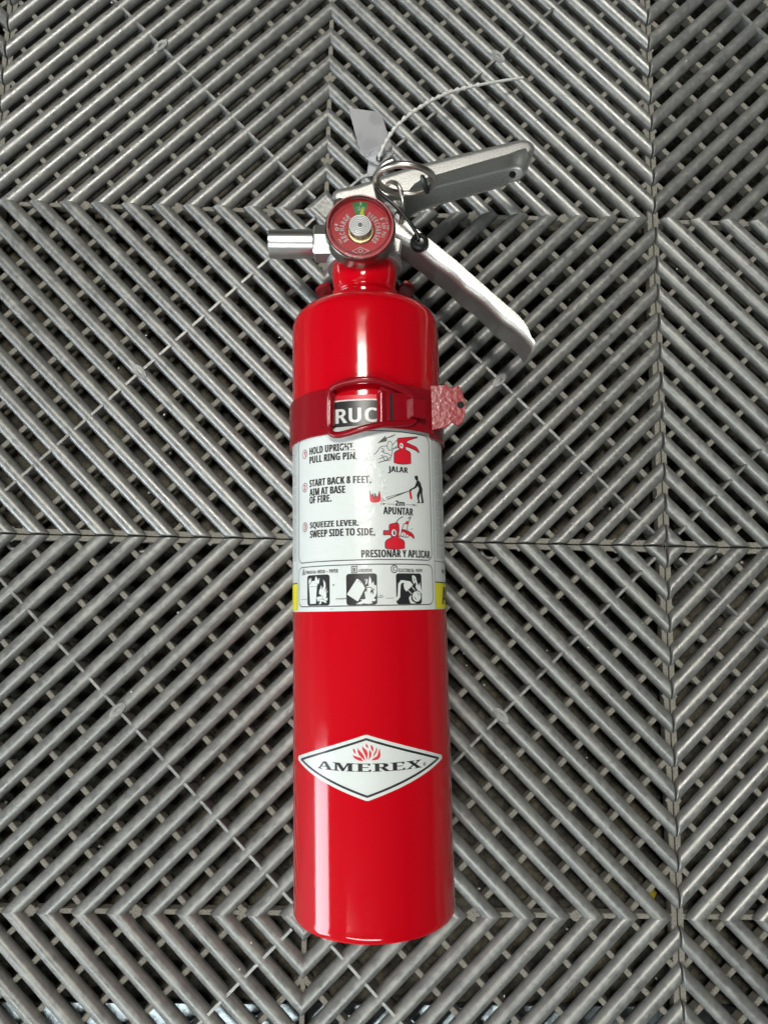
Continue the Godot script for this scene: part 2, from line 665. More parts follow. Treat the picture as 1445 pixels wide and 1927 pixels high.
func build_floor() -> void:
	var floor_ := Node3D.new()
	floor_.name = "floor"
	add_child(floor_)
	tag(floor_, "silver-grey ribbed plastic grating floor of interlocking square tiles with diagonal ribs", "floor", "structure")
	var slab_ := Soup.new()
	slab_.box(Vector3(-900, -60, -1775), Vector3(7200, 120, 4050), 0.0)
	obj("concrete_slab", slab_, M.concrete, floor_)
	var pieces := tile_pieces()
	var first := Node3D.new()
	first.name = "floor_tile"
	for p in pieces:
		var o := inst(p[0], p[1], p[2], first)
		o.position = p[3]
		o.rotation.y = p[4]
	var k := 0
	for c in [Vector2(-200, -200), Vector2(200, -200), Vector2(-200, 200), Vector2(200, 200), Vector2(-600, -200)]:
		var t: Node3D = first if k == 0 else first.duplicate()
		t.name = "floor_tile" if k == 0 else "floor_tile_%03d" % k
		t.position = Vector3(c.x, 18.0, c.y) * 0.001
		floor_.add_child(t, true)
		k += 1
	# the tiles that lie wholly outside the picture, each kind of piece as one
	var by := {}
	for p in pieces:
		if not by.has(p[2]): by[p[2]] = []
		by[p[2]].append(p)
	var spots := []
	for i in range(-3, 4):
		for j in range(-3, 2):
			var c := Vector2(-200 + 400 * i, -200 + 400 * j)
			if not (absf(c.x) < 300 and absf(c.y) < 300) and not (c.x == -600 and c.y == -200): spots.append(c)
	for m in by:
		var st := SurfaceTool.new()
		st.begin(Mesh.PRIMITIVE_TRIANGLES)
		for p in by[m]: st.append_from(p[1], 0, Transform3D(Basis(Vector3.UP, p[4]), p[3]))
		var mm := MultiMesh.new()
		mm.transform_format = MultiMesh.TRANSFORM_3D
		mm.mesh = st.commit()
		mm.instance_count = spots.size()
		for i in spots.size(): mm.set_instance_transform(i, Transform3D(Basis.IDENTITY, Vector3(spots[i].x, 18.0, spots[i].y) * 0.001))
		var o := MultiMeshInstance3D.new()
		o.name = "outer_tiles"
		o.multimesh = mm
		o.material_override = m
		o.set_meta("kind", "stuff")
		floor_.add_child(o, true)


# ---------------------------------------------------------------- sheet-metal channel of the levers
func spline(p: Array, steps: int) -> Array:
	var out := []
	for i in p.size() - 1:
		var a: Vector2 = p[maxi(i - 1, 0)]
		var d: Vector2 = p[mini(i + 2, p.size() - 1)]
		for k in steps:
			out.append(p[i].cubic_interpolate(p[i + 1], a, d, float(k) / steps))
	out.append(p[p.size() - 1])
	return out


func channel(s: Soup, web: Array, free: Array, y0: float, y1: float, t: float, rb: float, deeper := 0.0) -> void:
	var rings := []
	for i in web.size():
		var d: Vector2 = free[i] - web[i]
		var len_ := maxf(d.length(), rb + 0.3)
		d = d.normalized()
		var o := [Vector2(len_, y1)]
		var n := [Vector2(len_, y1 - t)]
		for k in 6:
			var a := PI / 2.0 * k / 5.0
			o.append(Vector2(rb - sin(a) * rb, y1 - rb + cos(a) * rb))
			n.append(Vector2(rb - sin(a) * (rb - t), y1 - rb + cos(a) * (rb - t)))
		for k in 6:
			var a := PI / 2.0 * k / 5.0
			o.append(Vector2(rb - cos(a) * rb, y0 + rb - sin(a) * rb))
			n.append(Vector2(rb - cos(a) * (rb - t), y0 + rb - sin(a) * (rb - t)))
		o.append(Vector2(len_ + deeper, y0))
		n.append(Vector2(len_ + deeper, y0 + t))
		n.reverse()
		var r := PackedVector3Array()
		for p in o + n: r.append(Vector3(web[i].x + d.x * p.x, p.y, web[i].y + d.y * p.x))
		rings.append(r)
	s.loft(rings, false)
	for e in [0, rings.size() - 1]:
		var r: PackedVector3Array = rings[e]
		var n := r.size()
		for i in n / 2 - 1:
			if e == 0: s.quad(r[i], r[n - 1 - i], r[n - 2 - i], r[i + 1])
			else: s.quad(r[i], r[i + 1], r[n - 2 - i], r[n - 1 - i])


# a flat piece given by its corners in space
func plate(s: Soup, pts: Array, thick: float) -> void:
	var nn := Vector3.ZERO
	var c := Vector3.ZERO
	for i in pts.size():
		nn += pts[i].cross(pts[(i + 1) % pts.size()])
		c += pts[i]
	nn = nn.normalized() * thick / 2.0
	c /= pts.size()
	var rings := []
	for k in [[-1.0, 0.94], [-0.6, 1.0], [0.6, 1.0], [1.0, 0.94]]:
		var r := PackedVector3Array()
		for p in pts: r.append(p + nn * k[0] + (c - p).normalized() * (1.0 - k[1]) * thick * 4.0)
		rings.append(r)
	s.loft(rings)


# a strip round the cylinder between two angles (degrees from the top, clockwise)
func hoop(s: Soup, a0: float, a1: float, z0: float, z1: float, r: float, t: float) -> void:
	var rings := []
	var n := maxi(3, int(absf(a1 - a0) / 3.0))
	for i in n + 1:
		var a := deg_to_rad(lerpf(a0, a1, float(i) / n))
		var ring := PackedVector3Array()
		for p in [[r, z0 + 0.3], [r + t * 0.5, z0], [r + t, z0 + 0.4], [r + t, z1 - 0.4], [r + t * 0.5, z1], [r, z1 - 0.3]]:
			ring.append(Vector3(sin(a) * p[0], AXY + cos(a) * p[0], p[1]))
		rings.append(ring)
	s.loft(rings)


# ---------------------------------------------------------------- fire extinguisher
func build_extinguisher(root: Node3D) -> void:
	var s := Soup.new()
	s.lathe([[0.0, 171.0], [30.0, 171.5], [34.0, 173.5], [36.0, 178.2], [36.9, 179.6], [37.7, 179.5], [38.3, 178.4], [38.35, 176.5], [R0, 174.0], [R0, 60.0], [R0, -40.0], [R0, -102.0], [38.15, -104.6], [38.0, -107.2], [37.75, -108.6], [37.4, -109.8], [36.8, -111.0], [36.0, -112.2], [34.7, -113.6], [33.0, -114.9], [30.3, -116.2], [26.0, -117.5], [20.5, -118.4], [18.0, -118.9], [16.7, -119.8], [16.0, -121.2], [15.9, -124.6], [16.6, -125.6], [17.2, -126.0], [17.4, -126.8], [17.2, -127.8], [16.7, -128.6], [16.6, -131.0], [16.9, -133.0], [17.2, -136.0], [17.3, -141.3], [16.6, -142.0], [0.0, -142.0]], Vector3(0, AXY, 0), Vector3.BACK, 96)
	var body := obj("cylinder_body", s, M.red, root, 50.0)
	tag_part(body, "glossy red painted steel cylinder")
	# label, then what is printed on it
	s = Soup.new()
	bend_poly(s, round_rect(-92.0, -61.0, 92.0, 39.2, 2.0), R0 + 0.10)
	var label := obj("label", s, M.white, root, 60.0)
	tag_part(label, "white instruction label wrapped round the cylinder")
	print_label(label)
	s = Soup.new()
	bend_poly(s, [Vector2(-42.4, 106.2), Vector2(-41.6, 105.4), Vector2(-3.0, 93.2), Vector2(-2.0, 93.2), Vector2(37.6, 105.8), Vector2(38.2, 106.7), Vector2(37.8, 107.6), Vector2(-1.8, 120.9), Vector2(-3.0, 120.9), Vector2(-42.2, 107.4)], R0 + 0.10)
	var badge := obj("maker_sticker", s, M.white, root, 60.0)
	tag_part(badge, "white diamond sticker with red flames and black capitals")
	print_badge(badge)

	# valve
	s = Soup.new()
	s.lathe([[0.0, -140.8], [19.6, -141.2], [20.2, -142.0], [20.2, -145.2], [19.4, -146.4], [15.0, -147.0], [13.5, -150.0], [0.0, -150.0]], Vector3(0, AXY, 0), Vector3.BACK, 56)
	s.slab([Vector2(-11, -179), Vector2(7, -181), Vector2(17, -168), Vector2(21, -158), Vector2(19, -146.5), Vector2(-13, -146.5), Vector2(-16, -152), Vector2(-15, -163)], 28.6, 48.2, 1.2)
	s.lathe([[0.0, 44.0], [8.5, 44.0], [8.5, 51.0], [7.5, 52.0], [0.0, 52.0]], Vector3(-1.8, 0, -152.0), Vector3.UP, 6)
	obj("valve_body", s, M.alu, root, 30.0)
	s = Soup.new()
	s.lathe([[0.0, -50.9], [5.6, -50.9], [6.9, -50.9], [7.45, -50.4], [7.5, -49.5], [7.5, -27.4], [7.0, -26.8], [0.0, -26.8]], Vector3(0, AXY, -156.5), Vector3.RIGHT, 48)
	obj("nozzle", s, M.turned, root, 40.0)
	s = Soup.new()
	s.lathe([[4.8, -50.97], [0.0, -50.97]], Vector3(0, AXY, -156.5), Vector3.RIGHT, 24)
	obj("nozzle_bore", s, M.hole, root)
	s = Soup.new()
	var hex := []
	for p in [[8.2, -27.0], [9.6, -26.0], [9.6, -16.5], [9.6, -12.0]]:
		var r := PackedVector3Array()
		for i in 6:
			var a := deg_to_rad(28.0 + 30.0 + 60.0 * i)
			r.append(Vector3(p[1], AXY + cos(a) * p[0], -156.5 + sin(a) * p[0]))
		hex.append(r)
	s.loft(hex)
	obj("nozzle_nut", s, M.turned, root, 20.0)
	build_gauge(root)

	# squeeze lever and carrying handle
	s = Soup.new()
	var web := [Vector2(-16.5, -178), Vector2(-14.5, -181.8), Vector2(-4, -184.2), Vector2(4, -187), Vector2(11, -189.8), Vector2(19, -192.6), Vector2(24, -194.2), Vector2(30, -196), Vector2(47, -200.5), Vector2(62, -204.5), Vector2(76, -208), Vector2(84, -209.8), Vector2(88.8, -209.7), Vector2(91.6, -207.8), Vector2(92.6, -205.2), Vector2(91.8, -203.2)]
	var free := [Vector2(-10, -170), Vector2(-10, -166), Vector2(-2, -164), Vector2(6, -163), Vector2(14, -165), Vector2(20, -172), Vector2(24.5, -180), Vector2(30.5, -185.5), Vector2(49, -191.6), Vector2(63.5, -196), Vector2(77, -200), Vector2(82, -202), Vector2(85.5, -203.2), Vector2(87, -203.2), Vector2(87.6, -202.2), Vector2(88, -201.4)]
	channel(s, spline(web, 3), spline(free, 3), 26.4, 52.0, 1.6, 4.2, 3.2)
	var lever := obj("squeeze_lever", s, M.alu, root, 32.0)
	s = Soup.new()
	s.lathe([[0.0, 28.8], [1.9, 28.8], [1.9, 28.2], [0.0, 28.2]], Vector3(84.6, 0, -203.6), Vector3.UP, 16)
	obj("lever_hole", s, M.hole, lever)
	s = Soup.new()
	s.lathe([[0.0, 51.5], [3.7, 51.5], [3.6, 52.6], [2.6, 53.3], [0.0, 53.5]], Vector3(-11.8, 0, -171.6), Vector3.UP, 24)
	obj("pivot_rivet", s, M.turned, root)
	s = Soup.new()
	web = [Vector2(4, -157), Vector2(14, -155.2), Vector2(19, -153.0), Vector2(25.3, -149.2), Vector2(32.2, -144.0), Vector2(37, -139.4), Vector2(41.5, -136.0), Vector2(46.2, -132.2), Vector2(51.6, -126.2), Vector2(56, -122.7), Vector2(61, -118.7), Vector2(66, -113.2), Vector2(70.4, -108.4), Vector2(75, -104.8), Vector2(79, -101.2), Vector2(82.4, -97.6), Vector2(84.6, -94.2), Vector2(85.6, -92.0)]
	free = [Vector2(2, -176), Vector2(10, -174.5), Vector2(20, -165.6), Vector2(27.5, -159.2), Vector2(34, -153.6), Vector2(38.6, -149.6), Vector2(43.4, -145.3), Vector2(48.5, -140.8), Vector2(54.4, -135), Vector2(59, -130.5), Vector2(64.6, -125), Vector2(69.4, -120.4), Vector2(73.6, -116.4), Vector2(77.6, -112.7), Vector2(81, -109), Vector2(84, -104), Vector2(85.8, -98), Vector2(86.4, -94.0)]
	channel(s, spline(web, 4), spline(free, 4), 26.2, 50.0, 1.6, 4.4)
	tag_part(obj("carrying_handle", s, M.alu, root, 32.0), "wavy finger-grip handle below the lever")

	# ring pin and its tether
	s = Soup.new()
	var ring := []
	for i in 28:
		var a := TAU * i / 28.0
		ring.append(Vector3(21.2 + cos(a) * 14.3, 68.2 + sin(a) * 13.8, -175.2 + sin(a) * 0.9 + cos(a) * 1.0))
	s.tube(ring, 1.7, 12, true)
	var pin := obj("pull_ring", s, M.steel, root, 60.0)
	s = Soup.new()
	s.tube([Vector3(15.2, 81.0, -177.8), Vector3(11.6, 78.4, -178.0), Vector3(8.2, 73.5, -177.8), Vector3(6.0, 67.0, -177.0), Vector3(6.8, 60.0, -174.0), Vector3(9.6, 55.0, -170.0), Vector3(10.4, 50.0, -168.4), Vector3(10.4, 30.0, -168.4)], 1.5, 12, false, 2)
	obj("pin_shank", s, M.steel, pin, 50.0)
	s = Soup.new()
	s.tube([Vector3(12.0, 52.5, -181.0), Vector3(13.4, 58.0, -180.4), Vector3(16.2, 62.0, -178.0), Vector3(18.6, 63.2, -174.5), Vector3(20.4, 61.0, -169.0), Vector3(20.0, 56.0, -164.5), Vector3(19.4, 50.0, -162.6)], 1.15, 10, false, 2)
	obj("wire_loop", s, M.steel, pin, 50.0)
	s = Soup.new()
	s.lathe([[0.0, 49.6], [4.8, 49.8], [4.95, 51.6], [4.6, 53.0], [3.4, 53.6], [2.7, 53.3], [2.3, 52.2], [0.0, 51.8]], Vector3(28.9, 0, -150.6), Vector3.UP, 32)
	var button := obj("tether_button", s, M.rubber, root, 40.0)
	s = Soup.new()
	s.tube([Vector3(28.4, 53.0, -151.6), Vector3(27.6, 54.6, -154.0), Vector3(20.9, 59.5, -161.6), Vector3(14.2, 60.5, -168.0), Vector3(8.0, 61.5, -172.8), Vector3(5.4, 64.0, -175.8), Vector3(5.6, 67.5, -178.6), Vector3(8.2, 69.0, -179.0)], 0.95, 10, false, 2)
	obj("tether", s, M.rubber, button, 50.0)
	s = Soup.new()
	s.lathe([[0.0, 0.0], [0.9, 0.2], [1.6, 2.6], [1.5, 6.5], [0.9, 9.4], [0.0, 9.8]], Vector3(29.6, 67.5, -178.4), Vector3(0.30, -0.52, 0.62), 12)
	obj("tether_barb", s, M.rubber, button, 50.0)


func tag_part(o: Node, label: String) -> void:
	o.set_meta("label", label)


func build_gauge(root: Node3D) -> void:
	var c := Vector3(-1.8, 0, -152.0)
	var s := Soup.new()
	s.lathe([[0.0, 51.6], [9.0, 51.6], [15.5, 53.0], [17.6, 55.0], [18.0, 57.0], [18.0, 62.6], [17.7, 64.0], [17.3, 64.5], [17.0, 64.2], [16.8, 63.4], [16.8, 61.3], [0.0, 61.3]], c, Vector3.UP, 72)
	var g := obj("pressure_gauge", s, M.bezel, root, 34.0)
	tag_part(g, "round red-faced pressure gauge")
	s = Soup.new()
	s.lathe([[0.0, 61.0], [16.75, 61.0], [16.75, 63.8], [16.0, 61.9], [0.0, 61.9]], c, Vector3.UP, 64)
	var face := obj("dial", s, M.ink_red, g, 30.0)
	var on := func(a: float, r: float, y: float) -> Vector3: return c + Vector3(sin(a) * r, y, -cos(a) * r)
	s = Soup.new()
	for i in 8:
		var a := deg_to_rad(lerpf(-15.0, 16.0, i / 8.0))
		var b := deg_to_rad(lerpf(-15.0, 16.0, (i + 1) / 8.0))
		s.quad(on.call(a, 5.0, 62.0), on.call(b, 5.0, 62.0), on.call(b, 15.2, 62.0), on.call(a, 15.2, 62.0))
	obj("green_zone", s, M.green, g)
	s = Soup.new()
	s.tri(on.call(deg_to_rad(7.0), 12.2, 63.4), on.call(deg_to_rad(-8.0), 6.0, 63.4), on.call(deg_to_rad(22.0), 6.0, 63.4))
	obj("needle", s, M.yellow, g)
	s = Soup.new()
	dial_text(s, c, "RECHARGE", 7.9, 227.0, 326.0, 2.7)
	dial_text(s, c, "OVERCHARGED", 7.9, 24.0, 138.0, 2.7)
	dial_text(s, c, "0", 10.8, 266.0, 278.0, 2.0)
	dial_text(s, c, "400 psi", 11.2, 72.0, 112.0, 2.0)
	dial_text(s, c, "27.6 bar", 13.7, 62.0, 92.0, 1.3)
	dial_text(s, c, "bar", 11.3, 232.0, 247.0, 1.5)
	dial_text(s, c, "13.5", 10.4, -9.0, 13.0, 2.0)
	dial_text(s, c, "USE WITH", 15.4, 212.0, 176.0, 1.3)
	for k in [[-77.0, 11.6], [62.0, 11.6], [2.0, 13.3]]:
		var a := deg_to_rad(k[0])
		for q in [[-0.035, 0.035]]:
			s.quad(on.call(a + q[0], k[1], 62.14), on.call(a + q[1], k[1], 62.14), on.call(a + q[1], k[1] + 1.6, 62.14), on.call(a + q[0], k[1] + 1.6, 62.14))
	var dm := [Vector3(-4.2, 62.14, 11.4), Vector3(0, 62.14, 9.3), Vector3(4.2, 62.14, 11.4), Vector3(0, 62.14, 13.3)]
	for i in 4: ribbon(s, c + dm[i], c + dm[(i + 1) % 4], 0.3)
	for i in 9:
		var a0 := TAU * i / 9.0
		var a1 := TAU * (i + 1) / 9.0
		ribbon(s, c + Vector3(cos(a0) * 1.0, 62.14, 11.3 + sin(a0) * 1.0), c + Vector3(cos(a1) * 1.0, 62.14, 11.3 + sin(a1) * 1.0), 0.4)
	obj("dial_print", s, M.white, face)
	s = Soup.new()
	s.lathe([[0.0, 62.0], [6.8, 62.0], [6.8, 62.5], [6.2, 62.9], [0.0, 62.9]], c + Vector3(0.3, 0, 0.8), Vector3.UP, 40)
	obj("gauge_coil_cup", s, M.brass, g)
	s = Soup.new()
	var prof := [[0.0, 62.8], [5.0, 62.8], [5.6, 65.9]]
	for i in 6:
		var r := 5.6 - i * 0.84
		prof.append([r, 66.5 + i * 0.06])
		prof.append([r - 0.28, 66.7 + i * 0.06])
		prof.append([r - 0.55, 66.3 + i * 0.06])
	prof.append([0.0, 66.4])
	s.lathe(prof, c, Vector3.UP, 48)
	var knob := obj("clear_knob", s, M.knob, g, 20.0)
	s = Soup.new()
	s.lathe([[0.0, 66.4], [0.9, 66.4], [0.8, 67.2], [0.0, 67.3]], c, Vector3.UP, 16)
	obj("knob_pip", s, M.gray, knob)
	for i in 5:
		s = Soup.new()
		var loop := []
		for q in 40: loop.append(c + Vector3(cos(TAU * q / 40.0) * (1.6 + i * 0.9), 66.85 - i * 0.06, sin(TAU * q / 40.0) * (1.6 + i * 0.9)))
		s.tube(loop, 0.2, 8, true)
		obj("knob_ring", s, M.knob_ring, knob, 60.0)
	s = Soup.new()
	s.lathe([[16.5, 65.8], [5.7, 66.0], [5.7, 65.6], [16.5, 65.4]], c, Vector3.UP, 72)
	var lens := obj("lens", s, M.lens, g, 40.0)
	for k in [[17.0, 64.7, 0.24, M.rubber, "painted_reflection_outer"], [16.5, 65.8, 0.32, M.lens_reflection, "painted_reflection_rim"], [15.0, 65.9, 0.22, M.rubber, "painted_reflection_inner"]]:  # dark and pink reflections in the lens side, painted as coloured rings
		s = Soup.new()
		var loop := []
		for i in 60: loop.append(c + Vector3(cos(TAU * i / 60.0) * k[0], k[1], sin(TAU * i / 60.0) * k[0]))
		s.tube(loop, k[2], 8, true)
		obj(k[4], s, k[3], lens, 60.0)


func ribbon(s: Soup, a: Vector3, b: Vector3, w: float) -> void:
	var k := (b - a).normalized().cross(Vector3.UP) * w / 2.0
	s.quad(a - k, a + k, b + k, b - k)


# letters set round the dial, clockwise from A0 to A1 degrees (counter-clockwise, heads inward, when A1 < A0)
func dial_text(s: Soup, c: Vector3, text: String, r: float, a0: float, a1: float, h: float) -> void:
	var out := a1 > a0
	var n := text.length()
	for i in n:
		if text[i] == " ": continue
		var a := deg_to_rad(lerpf(a0, a1, (i + 0.5) / n))
		var w: float = absf(deg_to_rad(a1 - a0)) * r / n * (0.34 if text[i] in "iI1.|" else 0.8)
		var g := glyphs(text[i], "Droid Sans")
		var up := Vector3(sin(a), 0, -cos(a)) * (1.0 if out else -1.0)
		var across := Vector3(cos(a), 0, sin(a)) * (1.0 if out else -1.0)
		var hh := h * (0.2 if text[i] == "." else (0.75 if text[i] in "arsi" else 1.0))
		var foot := c + Vector3(sin(a), 0, -cos(a)) * (r if out else r) + Vector3(0, 62.12, 0)
		for k in range(0, g.size(), 3):
			var q := []
			for e in 3: q.append(foot + across * ((g[k + e].x - 0.5) * w) + up * (g[k + e].y * hh))
			if (q[1] - q[0]).cross(q[2] - q[0]).y > 0.0: s.tri(q[0], q[1], q[2])
			else: s.tri(q[0], q[2], q[1])


